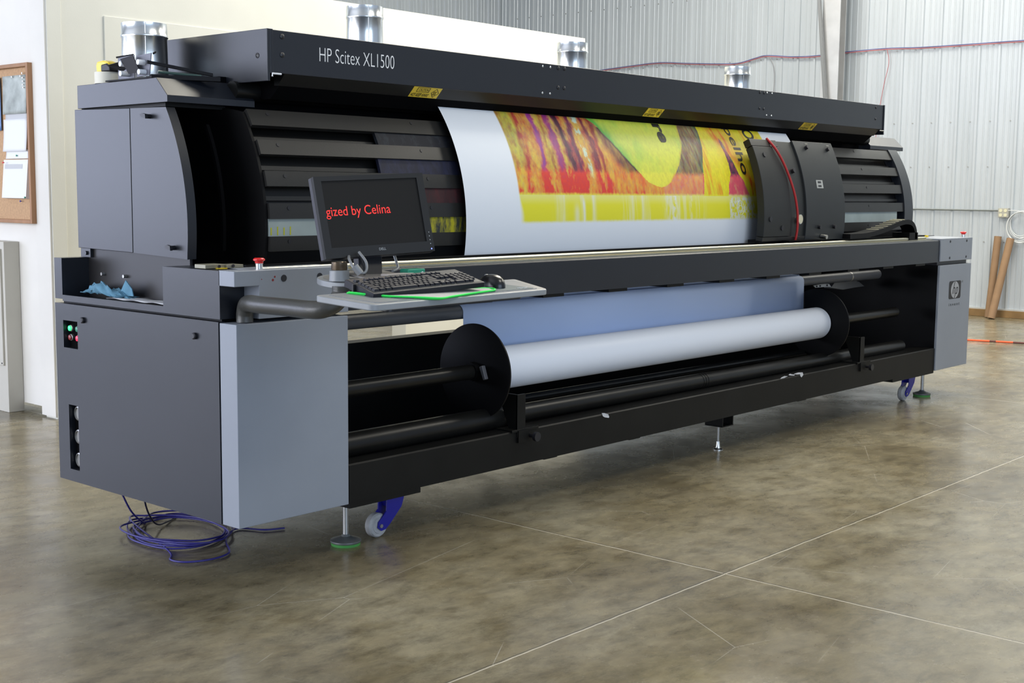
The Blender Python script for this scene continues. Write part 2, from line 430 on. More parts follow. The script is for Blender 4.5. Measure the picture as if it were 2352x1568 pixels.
# dark ledge housing above the end cabinet, with its open tray
ld = MB()
ld.box(0,.012,1.226,1.287,1.021,1.197); ld.box(0,.012,.100,1.226,1.013,1.039); ld.box(0,.012,.100,.469,1.039,1.195)
ld.box(.012,.135,1.224,1.287,1.021,1.197); ld.box(.012,.135,.100,1.226,1.013,1.025); ld.box(.012,.135,.100,.112,1.025,1.195); ld.box(.012,.135,.457,.469,1.025,1.195)
ld.box(.012,.135,.112,.457,1.183,1.195)
lg = P_('ledge_housing', ld, M['anthracite'], smooth=0)
lb_ = MB(); lb_.box(.128,.140,.47,1.27,1.02,1.245); lb_.box(.128,.140,.112,.47,1.02,1.182); P_('ledge_back', lb_, mat('ledge_back_paint',(.018,.017,.018),.4,0,.4), lg)
P_('ledge_base', rbox(.03,.53,.13,1.27,.99,1.014), M['black'], lg)
for y,z in ((1.10,1.130),(.93,1.128),(.63,1.125)):
    s_ = MB(); s_.cyl((.128,y,z),(.112,y,z),.007,n=12); P_('screw', s_, M['zinc'], lg)
s_ = MB(); s_.box(.114,.127,1.185,1.262,1.198,1.236); s_.cyl((.114,1.215,1.216),(.106,1.215,1.216),.009,n=12); P_('hinge_bracket', s_, M['anthracite'], lg)

# grey box at the left end of the front beam
gb = MB(); gb.box(0,.116,.009,.106,1.139,1.197); gb.box(.113,.556,.009,.20,1.014,1.197)
g1 = P_('beam_end_box', gb, M['grey'], bevel=.0025)
for x,z in ((.230,1.163),(.407,1.163)):
    s_ = MB(); s_.cyl((x,.0085,z),(x,.0065,z),.013,n=24); P_('hole_plug', s_, M['bolt'], g1)
for x,z,r in ((.187,1.170,.004),(.178,1.158,.005),(.125,1.163,.002)):
    s_ = MB(); s_.cyl((x,.009,z),(x,.0082,z),r,n=10); P_('ink_spot', s_, M['red_dull'], g1)
g2 = P_('beam_end_box', rbox(6.237,6.808,.0,.30,1.022,1.188), M['grey'], bevel=.0025)
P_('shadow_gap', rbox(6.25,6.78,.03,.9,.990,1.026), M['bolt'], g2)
for x in (6.40,6.70):
    for z in (1.045,1.165):
        s_ = MB(); s_.cyl((x,.001,z),(x,-.0025,z),.009,n=16); P_('screw', s_, M['bolt'], g2)
P_('housing_top', rbox(6.245,6.80,.30,1.28,.99,1.16), M['anthracite'], g2, bevel=.003)
def estop(x,y,z):
    s_ = MB(); s_.lathe((x,y,z),(0,0,1),[(.014,0),(.014,.020),(.016,.022)],24); e = P_('emergency_stop', s_, M['galv'])
    s_ = MB(); s_.lathe((x,y,z+.021),(0,0,1),[(.015,0),(.016,.008),(.0225,.012),(.0225,.017),(.017,.021),(0,.022)],32); P_('red_button_cap', s_, M['red'], e)
estop(.173,.085,1.1965); estop(6.872,.10,1.166) if False else estop(6.775,.06,1.1875)

# front beam
fb = MB(); fb.prism([(.009,1.018),(.009,1.172),(.014,1.178),(.05,1.178),(.05,1.170),(.26,1.170),(.26,1.018)], .556, 6.237)
P_('front_beam', fb, M['anthracite'], smooth=20)
for i in range(11):
    x = .76+.511*i
    s_ = MB(); s_.box(x, x+.155, .02, .20, 1.002, 1.019); P_('clip', s_, M['frame'])
s_ = MB(); s_.box(.30,6.2,.045,.060,1.170,1.183); s_.cyl((.20,.105,1.190),(6.19,.105,1.190),.012,n=16); s_.box(.20,6.2,.085,.125,1.170,1.182)
P_('guide_rail', s_, M['brass_rail'])
P_('rack_strip', rbox(.2,6.2,.145,.165,1.170,1.195), M['black'])
P_('rack_strip', rbox(.2,6.2,.200,.215,1.170,1.205), M['black'])

# feed tube under the beam, lower structure
s_ = MB(); s_.cyl((.545,.338,.928),(5.93,.338,.928),.034,n=36); P_('feed_tube', s_, mat('charcoal_tube',(.085,.09,.10),.42))
P_('tube_collar', MB().cyl((5.48,.338,.928),(5.50,.338,.928),.0352,n=36), M['zinc'])
s_ = MB(); s_.box(.40,6.24,.36,1.24,.99,1.16); P_('drum_cradle', s_, M['black_matt'])
s_ = MB(); s_.box(.545,6.24,1.10,1.20,.24,.715); P_('rear_beam', s_, M['frame'], bevel=.002)
s_ = MB(); s_.box(.545,6.24,.20,1.10,.235,.25); P_('bottom_pan', s_, M['frame'])
s_ = MB(); s_.box(.545,.560,.10,1.28,.235,1.01); P_('cabinet_side', s_, M['black_matt'])
s_ = MB(); s_.box(4.95,6.24,1.20,1.215,.24,1.0); P_('rear_panel', s_, M['black_matt'])
s_ = MB(); s_.prism([(.010,.228),(.010,.384),(.016,.390),(.155,.390),(.155,.375),(.145,.228)], .556, 6.237); rail = P_('bottom_rail', s_, M['frame'], smooth=20)
P_('mounting_plate', rbox(.56,.965,.012,.15,.205,.228), M['frame'], rail); P_('mounting_plate', rbox(5.56,6.237,.012,.15,.205,.228), M['frame'], rail)
s_ = MB(); s_.cyl((.556,.135,.440),(1.66,.135,.440),.052,n=36); P_('lower_tube', s_, M['tube'])
s_ = MB(); s_.cyl((1.66,.150,.438),(5.95,.150,.418),.044,n=36); P_('lower_tube', s_, M['tube'])
for x in (3.32,3.345,3.37):
    P_('tube_collar', MB().cyl((x,.150,.4306),(x+.010,.150,.4306),.0455,n=36), M['tube'])
s_ = MB(); s_.cyl((1.7,.30,.470),(5.3,.30,.452),.022,n=20); P_('tension_rod', s_, M['tube'])
# take-up shaft and flanges
RY, RZ = .195, .662
for a_,b_ in ((.556,1.49),(4.82,5.94)): P_('take_up_shaft', MB().cyl((a_,RY,RZ),(b_,RY,RZ),.036,n=28), M['tube'])
def flange(x):
    s_ = MB(); s_.lathe((x-.006,RY,RZ),(1,0,0),[(.045,-.03),(.045,0),(.218,0),(.2245,.002),(.2245,.010),(.218,.012),(.0,.012)],96); return P_('flange_disk', s_, M['black'])
f1 = flange(1.50); flange(4.80)
s_ = MB(); s_.prism([(.108,.632),(.094,.638),(.116,.700),(.135,.692)], 1.462, 1.485); P_('lock_lever', s_, mat('lever_grey',(.10,.10,.11),.35), f1, bevel=.003)
# roll brackets on the bottom rail
for x in (1.60, 5.05):
    s_ = MB(); s_.prism([(.006,.375),(.006,.556),(.018,.562),(.125,.562),(.125,.556),(.05,.375)], x-.012, x); s_.box(x-.012,x+.045,.004,.014,.36,.562); s_.box(x-.05,x+.14,.002,.16,.386,.398)
    b_ = P_('roll_bracket', s_, M['frame'], smooth=0, bevel=.0015)
    s_ = MB(); s_.cyl((x+.085,.008,.357),(x+.085,-.030,.357),.009,n=12); s_.cyl((x+.085,-.022,.357),(x+.085,-.040,.357),.022,n=24); P_('clamp_knob', s_, M['bolt'], b_)
    s_ = MB(); s_.box(x-.01,x+.06,-.003,.012,.335,.392); P_('clamp_plate', s_, M['frame'], b_)
# pinch latch and metal fittings seen under the feed tube at the right
s_ = MB(); s_.prism([(5.27,.868),(5.30,.852),(5.46,.850),(5.53,.845),(5.50,.868),(5.42,.874)], .49, .496, 'y'); lt = P_('latch_plate', s_, mat('pale_latch',(.62,.63,.62),.4,.3))
for x in (5.31,5.36,5.46):
    P_('latch_screw', MB().cyl((x,.489,.861),(x,.483,.861),.006,n=12), M['bolt'], lt)
s_ = MB(); s_.prism([(5.53,.838),(5.60,.880),(5.86,.885),(5.97,.862),(6.06,.825),(5.9,.822),(5.72,.815)], .495, .55, 'y'); P_('feed_bracket', s_, M['zinc'], bevel=.003)

# feet and casters
def foot(x,y,r,zt,green=True,slim=False):
    rr = .006 if slim else .0125
    s_ = MB(); s_.cyl((x,y,.02),(x,y,zt),rr,n=20); s_.cyl((x,y,zt-.022),(x,y,zt-.004),.021 if not slim else .012,n=6); f = P_('levelling_foot', s_, M['zinc'])
    if green:
        P_('rubber_pad', MB().lathe((x,y,0),(0,0,1),[(r*.93,0),(r*.96,.012)],40), M['green_pad'], f)
        P_('foot_plate', MB().lathe((x,y,.012),(0,0,1),[(r*.96,0),(r,.004),(r,.010),(r*.45,.022),(.02,.026),(.015,.034)],40), M['pad_metal'], f)
    else:
        P_('foot_plate', MB().lathe((x,y,0),(0,0,1),[(r,0),(r,.004),(r*.5,.010),(.012,.02),(.010,.05)],32), M['galv'], f)
foot(.682,.177,.066,.225); foot(6.40,.165,.066,.222); foot(3.559,.153,.030,.155,False,True)
s_ = MB(); s_.box(3.50,3.508,.09,.21,.150,.228); s_.box(3.61,3.618,.09,.21,.150,.228); s_.box(3.50,3.618,.09,.21,.146,.152); P_('foot_socket', s_, M['frame'])
for x in (1.9,2.6,4.4): P_('cross_member', rbox(x,x+.10,.10,1.15,.195,.236), M['frame'])
def caster(x,y):
    s_ = MB(); s_.box(x-.035,x+.170,y-.055,y+.055,.196,.205); s_.lathe((x+.085,y,.18),(0,0,1),[(.036,0),(.036,.018)],24); c = P_('caster', s_, M['blue_metal'], bevel=.002)
    s_ = MB()
    for yy in (y-.030,y+.024):
        s_.prism([(x+.04,.19),(x+.150,.19),(x+.125,.120),(x+.052,.050),(x+.03,.034),(x+.004,.030),(x-.016,.046),(x-.012,.070),(x+.035,.112)], yy, yy+.006, 'y')
    s_.prism([(x+.042,.19),(x+.148,.19),(x+.122,.120),(x+.062,.125)], y-.026, y+.026, 'y')
    P_('caster_fork', s_, M['blue_metal'], c)
    s_ = MB(); s_.lathe((x,y-.022,.0535),(0,1,0),[(.018,0),(.034,0),(.036,.003),(.048,.003),(.0535,.010),(.0535,.034),(.048,.041),(.03,.041),(0,.041)],40); P_('caster_wheel', s_, M['caster_wheel'], c)
    P_('axle_bolt', MB().cyl((x,y-.030,.0535),(x,y-.037,.0535),.009,n=6), M['zinc'], c)
    for bx,by in ((x-.015,y-.045),(x+.15,y-.045)): P_('mount_bolt', MB().cyl((bx,by,.182),(bx,by,.197),.008,n=6), M['galv'], c)
caster(.855,.175); caster(6.09,.175)

# upper left cabinet: two side doors, curved front edge
CY, CR = 1.378, .926     # curve of the cabinet front
def cab_profile(t0,t1,r,n=24): return [(CY-r*math.cos(R_(t0+(t1-t0)*i/n)), ZC+r*math.sin(R_(t0+(t1-t0)*i/n))) for i in range(n+1)]
front = [( .452+(1.378-.926-.452),1.219)]+[p for p in cab_profile(-7.4,31.2,CR)]
front_pts = [(.458,1.219)] + [(y,z) for y,z in front[1:] if z > 1.225]
door_front = front_pts + [(.840,1.823),(.840,1.231)]
door_back = [(.849,1.231),(.849,1.824),(1.275,1.832),(1.275,1.237)]
d1 = P_('cabinet_door', MB().prism(door_front, .108, .150), M['anthracite'], smooth=20)
d2 = P_('cabinet_door', MB().prism(door_back, .110, .150), M['anthracite'], smooth=20, bevel=.002)
for y,z,a in ((.700,1.786,.6),(.545,1.262,.2)):
    s_ = MB(); s_.cyl((.108,y,z),(.088,y,z),.009,n=16); s_.prism([(y-.014,z-.010),(y+.018,z-.002),(y+.026,z+.008),(y+.010,z+.012),(y-.012,z+.008)], .078, .090); P_('latch', s_, M['bolt'], d1)
P_('cabinet_divider', MB().prism([(y+.03,z) for y,z in front_pts]+[(1.27,1.82),(1.27,1.231)], .152, .165), M['black_matt'], smooth=20)
P_('cabinet_top_rail', rbox(.13,.42,.62,1.25,1.825,1.845), M['frame'])
# side plate at the left end of the drum and black interior
s_ = MB(); s_.prism([(YC-.846*math.cos(R_(t)),ZC+.846*math.sin(R_(t))) for t in range(-10,35,2)]+[(.60,1.832),(1.27,1.832),(1.27,1.19)], .405, .418); P_('drum_side_plate', s_, M['black'], smooth=20)
s_ = MB(); s_.box(.165,.405,1.24,1.26,1.19,1.84); s_.box(.165,.405,.3,1.26,1.175,1.19); P_('cabinet_interior', s_, M['black_matt'])
s_ = MB(); s_.arc(CY,ZC,.88,.895,-6,28,.30,.315); P_('parking_guide', s_, M['black_matt'])
# caps
def cap(x0,x1,y1=1.087):
    s_ = MB(); s_.prism([(.565,1.839),(.565,1.866),(.640,1.938),(y1,1.932),(y1,1.834)], x0, x1); return P_('cabinet_cap', s_, M['anthracite'], smooth=0, bevel=.0015)
cap(.102,.530,1.235); cap(6.20,6.757,1.235)
s_ = MB(); s_.box(6.30,6.70,.62,1.2,1.80,1.842); s_.box(6.22,6.26,.6,1.0,1.86,1.93); P_('cap_riser', s_, M['anthracite'])

# drum: slats, core and ink pads
core = MB(); core.arc(YC,ZC,.78,.800,-12,36,.418,6.30); P_('drum_core', core, M['drum_core'], smooth=40)
slb = [(34.4,29.2),(24.8,20.5),(15.8,11.5),(6.9,2.6),(-2.2,-6.3)]
for a,b in slb:
    s_ = MB(); s_.arc(YC,ZC,.838,.86,b,a,.42,6.31,n=3); sl = P_('drum_slat', s_, M['slat'], smooth=40)
    s_ = MB()
    tm_ = R_(a-1.4)
    for x in (.52,1.35,2.2,3.1,4.0,4.9,5.75):
        c0 = Vector((x,YC-.8595*math.cos(tm_),ZC+.8595*math.sin(tm_))); c1 = Vector((x,YC-.862*math.cos(tm_),ZC+.862*math.sin(tm_))); s_.cyl(c0,c1,.0085,n=12)
    P_('slat_screws', s_, M['bolt'], sl)
# louvre bars inside the gaps
for a,b in ((29.2,24.8),(20.5,15.8),(11.5,6.9)):
    s_ = MB(); s_.arc(YC,ZC,.800,.818,b+1.0,b+2.3,.42,6.30,n=2); P_('louvre_bar', s_, M['slat'], smooth=40)
pads = [((29.2,24.8),1.10,1.60,'ink_grey'),((20.5,15.8),1.07,1.60,'ink_navy'),((11.5,6.9),1.12,1.60,'ink_red'),((2.6,-2.2),1.02,1.60,'ink_yellow')]
for (a,b),x0,x1,k in pads:
    P_('ink_pad', MB().arc(YC,ZC,.835,.851,b-.3,a+.3,x0,x1,n=3), M[k], smooth=40)
P_('wipe_pad', MB().arc(YC,ZC,.835,.849,-2.4,2.6,.42,1.02,n=3), M['pad_white'], smooth=40)
P_('wipe_pad', MB().arc(YC,ZC,.835,.849,-2.4,2.6,4.9,6.22,n=3), M['pad_white'], smooth=40)
s_ = MB()
for i,x in enumerate((.43,.463,.496,.529)):
    s_.arc(YC,ZC,.849,.850,-1.9,.2+.25*(i%2),x,x+.006,n=1)
P_('ink_ticks', s_, mat('yellow_ink',(.5,.5,.02),.5), smooth=0)
P_('drum_lower_panel', MB().arc(YC,ZC,.80,.835,-14,-6.5,.42,6.3,n=4), M['black'], smooth=40)
rc2 = MB(); rc2.box(.155,.54,1.272,1.284,1.0,1.83); rc2.box(.54,6.44,1.272,1.284,1.0,1.965); P_('leak_panel', rc2, M['black_matt'])  # panel added to block light leaking through behind the drum
P_('dark_void_sheet', rbox(.42,6.2,.66,.70,1.80,1.965), M['black_matt'])  # black sheet added as the dark void between drum and hood
P_('upper_roller', MB().cyl((.44,.600,1.905),(6.18,.600,1.905),.040,n=32), M['tube'])
# right end frame of the drum
s_ = MB(); s_.arc(YC,ZC,.80,.868,-11,34.8,6.31,6.452,n=26); P_('drum_end_frame', s_, M['anthracite'], smooth=40)
P_('drum_end_plate', MB().prism([(YC-.80*math.cos(R_(t)),ZC+.80*math.sin(R_(t))) for t in range(-11,36,2)]+[(1.27,1.80),(1.27,1.19)], 6.38, 6.45), M['black_matt'], smooth=20)

# overhead beam, heater hood
s_ = MB(); s_.box(.470,6.020,.386,1.085,1.970,2.144); beam = P_('top_beam', s_, M['anthracite'], bevel=.003)
s_ = MB(); s_.box(.456,.470,.382,1.088,1.936,2.146); s_.box(.470,.486,.382,.40,1.968,2.146); P_('beam_end_plate', s_, M['anthracite'], bevel=.002)
s_ = MB(); s_.box(6.020,6.034,.380,1.088,1.934,2.146); P_('beam_end_plate', s_, M['anthracite'], bevel=.002)
s_ = MB(); s_.prism([(.388,1.9735),(.4345,1.9255),(.46,1.9265),(.46,1.9735)], .55, 5.98); hd = P_('heater_hood', s_, M['hood'], smooth=15)
s_ = MB(); s_.prism([(.436,1.925),(.50,1.8735),(.545,1.8735),(.90,1.95),(.90,1.969),(.461,1.969),(.461,1.925)], .56, 5.96); P_('heater_underside', s_, M['black_matt'], hd, smooth=15)
P_('hanger_bracket', MB().tube([(.475,.375,1.955),(.475,.375,1.967),(.52,.375,1.967)], .004, n=8), M['paper'])
P_('hanger_bracket', MB().tube([(6.012,.375,1.945),(6.012,.375,1.960),(5.95,.375,1.960)], .004, n=8), M['zinc'])
def bolt_at(x,z,r=.011,m='bolt',y=.386):
    P_('bolt', MB().lathe((x,y,z),(0,-1,0),[(r,0),(r,.002),(r*.6,.0045),(0,.005)],20), M[m], beam)
for x,z in ((.535,2.120),(.535,2.046)): bolt_at(x,z)
P_('bolt', MB().lathe((.456,.447,2.041),(-1,0,0),[(.011,0),(.011,.002),(0,.005)],20), M['bolt'], beam)
for dx in (0,.05):
    bolt_at(2.315+dx,2.128,.010); bolt_at(2.315+dx,2.030,.010); bolt_at(2.19+dx*1.2,2.127,.006,'galv'); bolt_at(2.19+dx*1.2,1.995,.006,'galv')
    bolt_at(4.30+dx,2.128,.008); bolt_at(4.30+dx,2.030,.008); bolt_at(4.385+dx*1.2,2.132,.006,'galv'); bolt_at(4.385+dx*1.2,1.992,.006,'galv')
bolt_at(5.90,2.12,.008); bolt_at(5.90,2.04,.008)
text('lettering', 'HP Scitex XL1500', lambda u,v: (.733+.432*u, .3855, 2.036+.058*v), M['white_letter'], beam, thin=.012)
# galvanised duct collars standing on the top
def duct(x,y,z0,zt,r):
    h = zt-z0; rim = .052
    s_ = MB(); s_.lathe((x,y,z0),(0,0,1),[(r*1.10,0),(r*1.02,.02),(r*.985,h-rim-.012),(r*1.03,h-rim-.006),(r*1.03,h-rim+.002),(r,h-rim+.006),(r,h),(r*.985,h),(r*.97,h-.10)],64); d = P_('duct_collar', s_, M['galv'], smooth=50)
    P_('duct_seam', MB().cyl((x-r*.5,y-r*.86,z0+.02),(x-r*.5,y-r*.86,zt-.002),.0025,n=8), M['zinc'], d)
duct(.309,1.035,1.934,2.196,.0965); duct(1.545,1.00,2.145,2.400,.0905); duct(3.19,1.00,2.145,2.372,.0905); duct(5.02,1.00,2.145,2.372,.0905)
# caution labels on the hood slope
def label_at(x0,x1):
    def S(u,v,h=.0008):  # along x and down the slope
        y = .434+(.390-.434)*v; z = 1.9268+(1.9710-1.9268)*v
        return (x0+(x1-x0)*u, y-h*.7, z-h*.7)
    lb = P_('caution_label', MB()._faces([S(0,0),S(1,0),S(1,1),S(0,1)],[(0,1,2,3)]), M['yellow_label'], hd, smooth=0)
    q = MB()
    def R2(u0,u1,v0,v1): q._faces([S(u0,v0,.0014),S(u1,v0,.0014),S(u1,v1,.0014),S(u0,v1,.0014)],[(0,1,2,3)])
    R2(.16,.60,.90,.94); R2(.16,.60,.50,.54); R2(.16,.18,.5,.94); R2(.58,.60,.5,.94)
    c = (.83,.5); d = [(0,.42),(.14,0),(0,-.42),(-.14,0)]; e = [(a*.84,b*.84) for a,b in d]
    for i in range(4):
        j = (i+1)%4; q._faces([S(c[0]+d[i][0],c[1]+d[i][1],.0014),S(c[0]+d[j][0],c[1]+d[j][1],.0014),S(c[0]+e[j][0],c[1]+e[j][1],.0014),S(c[0]+e[i][0],c[1]+e[i][1],.0014)],[(0,1,2,3)])
    P_('label_border', q, M['ink'], lb, smooth=0, recalc=False)
    text('label_text', 'CAUTION', lambda u,v: S(.22+.34*u,.60+.24*v,.0014), M['ink'], lb, bold=.01)
    text('label_text', 'HOT-KEEP AWAY', lambda u,v: S(.04+.62*u,.08+.32*v,.0014), M['ink'], lb, bold=.02)
    q = MB()
    for k in range(3):
        q.tube([S(.77+.04*k,.30,.0016),S(.785+.04*k,.42,.0016),S(.765+.04*k,.52,.0016),S(.785+.04*k,.66,.0016)], .0012, n=6)
    P_('heat_symbol', q, M['ink'], lb, smooth=0)
label_at(1.295,1.478); label_at(3.119,3.276); label_at(4.877,5.058)

# print carriage
RA = 1.05
def car(name, x0,x1,r1,t0,t1,m=M['anthracite'],parent=None,r0=1.0): return P_(name, MB().arc(YC,ZC,r0,r1,t0,t1,x0,x1,n=18), m, parent or T, smooth=25, bevel=.003)
ca = car('print_carriage', 4.50,5.015,1.050,-7.2,28.2,mat('carriage_grey',(.022,.025,.027),.45,0,.35,noise=.1,nscale=3))
car('carriage_door', 3.985,4.30,1.050,-5.5,25.2,mat('carriage_dark',(.016,.0175,.0175),.45,0,.35,noise=.15,nscale=5),ca)
car('carriage_mid', 4.30,4.50,1.036,-7.0,28.0,mat('carriage_mid_grey',(.019,.021,.021),.45,0,.35,noise=.15,nscale=5),ca)
car('carriage_top', 3.985,4.30,1.046,25.4,28.0,M['slat'],ca); car('carriage_sill', 3.985,4.52,1.046,-7.0,-5.6,M['slat'],ca)
P_('carriage_shoe', rbox(4.22,4.62,.10,.26,1.175,1.215), M['black_matt'], ca)
P_('carriage_body', MB().arc(YC,ZC,.93,.998,-7,27,4.15,4.99,n=16), M['black_matt'], ca, smooth=25)
P_('carriage_base', rbox(4.0,5.0,.18,.26,1.20,1.222), M['black'], ca)
def onC(x,t,r=1.05): return Vector((x, YC-r*math.cos(R_(t)), ZC+r*math.sin(R_(t))))
for x,t in ((4.64,25.6),(4.92,25.4),(4.66,-2.6),(4.86,-2.6)):
    P_('catch', MB().cyl(onC(x,t,1.05),onC(x,t,1.068),.013,n=16), M['bolt'], ca)
for x,t in ((4.64,26.8),(4.92,26.6)): P_('catch_light', MB().tube([onC(x-.018,t,1.062),onC(x+.018,t,1.062)],.003,n=8), M['steel'], ca)
for x,t in ((4.09,22.2),(4.055,.4),(4.20,-2.6),(4.40,17)):
    P_('dark_knob', MB().cyl(onC(x,t,1.03),onC(x,t,1.055),.016,n=16), M['bolt'], ca)
s_ = MB(); s_.cyl(onC(4.420,0.2,1.036),onC(4.420,0.2,1.052),.030,n=32); P_('pressure_gauge', s_, M['steel'], ca)
P_('gauge_face', MB().cyl(onC(4.420,0.2,1.052),onC(4.420,0.2,1.0535),.027,n=32), mat('gauge_ivory',(.62,.58,.42),.4), ca)
P_('air_tube', MB().tube(smooth_path([onC(4.20,28.6,1.045),onC(4.23,24,1.062),onC(4.28,18,1.062),onC(4.33,10,1.062),onC(4.36,3,1.062),onC(4.37,-3,1.06),onC(4.37,-7,1.055)]), .0075, n=10), M['red_cord'], ca)
# small outlined badge
lab = MB()
def CS(u,v,h): return onC(4.655+.085*u, 10.9+2.9*v, 1.05+h)
lab._faces([CS(0,0,.001),CS(1,0,.001),CS(1,1,.001),CS(0,1,.001)],[(0,1,2,3)]); bdg = P_('badge', lab, mat('badge_silver',(.38,.39,.38),.5), ca, smooth=0)
q = MB()
for u0,u1,v0,v1 in ((.22,.72,.62,.85),(.22,.72,.15,.38)): q._faces([CS(u0,v0,.0018),CS(u1,v0,.0018),CS(u1,v1,.0018),CS(u0,v1,.0018)],[(0,1,2,3)])
P_('badge_mark', q, M['bolt'], bdg, smooth=0)
P_('hand_screw', MB().cyl((4.70,.142,1.232),(4.70,.10,1.228),.014,n=16), M['steel'], ca)
# cable chain at the right
pts = smooth_path([(5.0,.14,1.226),(5.20,.14,1.228),(5.36,.14,1.240),(5.56,.14,1.268),(5.73,.14,1.300),(5.86,.14,1.312),(5.95,.14,1.296),(6.00,.14,1.25),(6.01,.14,1.19)],6)
s_ = MB(); n_ = len(pts)
V = []
for k,p in enumerate(pts):
    d = (pts[min(k+1,n_-1)]-pts[max(k-1,0)]).normalized(); nrm = Vector((-d.z,0,d.x))
    for yy in (.09,.19):
        for h in (-.016,.016): V.append((p.x+nrm.x*h, yy, p.z+nrm.z*h))
F = []
for k in range(n_-1):
    a = 4*k; b = a+4
    F += [(a,b,b+1,a+1),(a+2,a+3,b+3,b+2),(a,a+2,b+2,b),(a+1,b+1,b+3,a+3)]
F += [(0,1,3,2),(4*n_-4,4*n_-2,4*n_-1,4*n_-3)]
s_._faces(V,F); chn = P_('cable_chain', s_, M['black'], smooth=0)
s_ = MB()
for k in range(14,n_-20,2):
    p = pts[k]; d = (pts[k+1]-pts[k-1]).normalized(); nrm = Vector((-d.z,0,d.x))*.0170
    s_.tube([(p.x+nrm.x,.095,p.z+nrm.z),(p.x+nrm.x,.185,p.z+nrm.z)],.0035,n=6)
P_('chain_links', s_, mat('chain_bar',(.30,.29,.20),.4), chn)
s_ = MB(); s_.box(5.90,6.04,.09,.22,1.175,1.235); P_('chain_anchor', s_, M['black'], chn)
# limit switches on the beam
s_ = MB(); s_.box(.01,.10,.20,.27,1.197,1.213); s_.box(.10,.175,.185,.255,1.197,1.210); sw = P_('limit_switch', s_, mat('switch_alloy',(.26,.25,.19),.45,.5), bevel=.002)
for x in (.06,.125): P_('screw', MB().cyl((x,.185,1.206),(x,.180,1.206),.006,n=12), M['bolt'], sw)
P_('warning_strip', rbox(.055,.10,.185,.199,1.196,1.199), M['yellow'], sw)
s_ = MB(); s_.box(6.27,6.43,.20,.26,1.188,1.206); sw = P_('limit_switch', s_, M['black'], bevel=.002)
P_('warning_strip', rbox(6.40,6.435,.185,.199,1.190,1.205), M['yellow'], sw); P_('switch_arm', rbox(6.43,6.62,.22,.228,1.196,1.200), M['bolt'], sw)
# maker's emblem on the right cover
def logo():
    x0,x1,z0,z1 = 6.414,6.630,.738,.871; y = -.0008
    # rounded square tile
    s_ = MB(); r = .018; pr = []
    for cx,cz,a0 in ((x1-r,z1-r,0),(x0+r,z1-r,90),(x0+r,z0+r,180),(x1-r,z0+r,270)):
        for k in range(7):
            a = R_(a0+15*k); pr.append((cx+r*math.cos(a), cz+r*math.sin(a)))
    s_._faces([(a,y,b) for a,b in pr],[tuple(range(len(pr)))]); e = P_('emblem_tile', s_, mat('emblem_dark',(.015,.015,.018),.45), fc, smooth=0)
    cx,cz = (x0+x1)/2,(z0+z1)/2; s_ = MB()
    s_._faces([(cx+.074*math.cos(2*PI*k/48),y-.0006,cz+.063*math.sin(2*PI*k/48)) for k in range(48)],[tuple(range(48))]); P_('emblem_disc', s_, mat('emblem_grey',(.36,.37,.39),.45), e, smooth=0)
    s_ = MB(); yy = y-.0012
    def st(pts,w=.009):
        for (a,b),(c,d) in zip(pts,pts[1:]):
            L = math.hypot(c-a,d-b) or 1; nx,nz = -(d-b)/L*w/2,(c-a)/L*w/2
            s_._faces([(a+nx,yy,b+nz),(c+nx,yy,d+nz),(c-nx,yy,d-nz),(a-nx,yy,b-nz)],[(0,1,2,3)])
    sl = .25
    def q(a,b): return (cx+a*1.1+sl*b*.5, cz+b*.74)
    st([q(-.036,-.040),q(-.014,.085)]); st([q(-.022,.018),q(-.006,.022),q(-.002,.012),q(-.012,-.040)])
    st([q(.004,-.085),q(.024,.022)]); st([q(.024,.020),q(.044,.020),q(.046,.010),q(.038,-.034),q(.032,-.038),q(.014,-.038)])
    P_('emblem_letters', s_, mat('emblem_letter',(.015,.015,.018),.45), e, smooth=0, recalc=False)
    text('emblem_word', 'i n v e n t', lambda u,v: (x0+.012+(x1-x0-.025)*u, y, .686+.022*v), M['ink'], fc, bold=.01)
    text('registered_mark', '®', lambda u,v: (x1+.012+.024*u, y, .852+.018*v), M['brace'], fc)
logo()

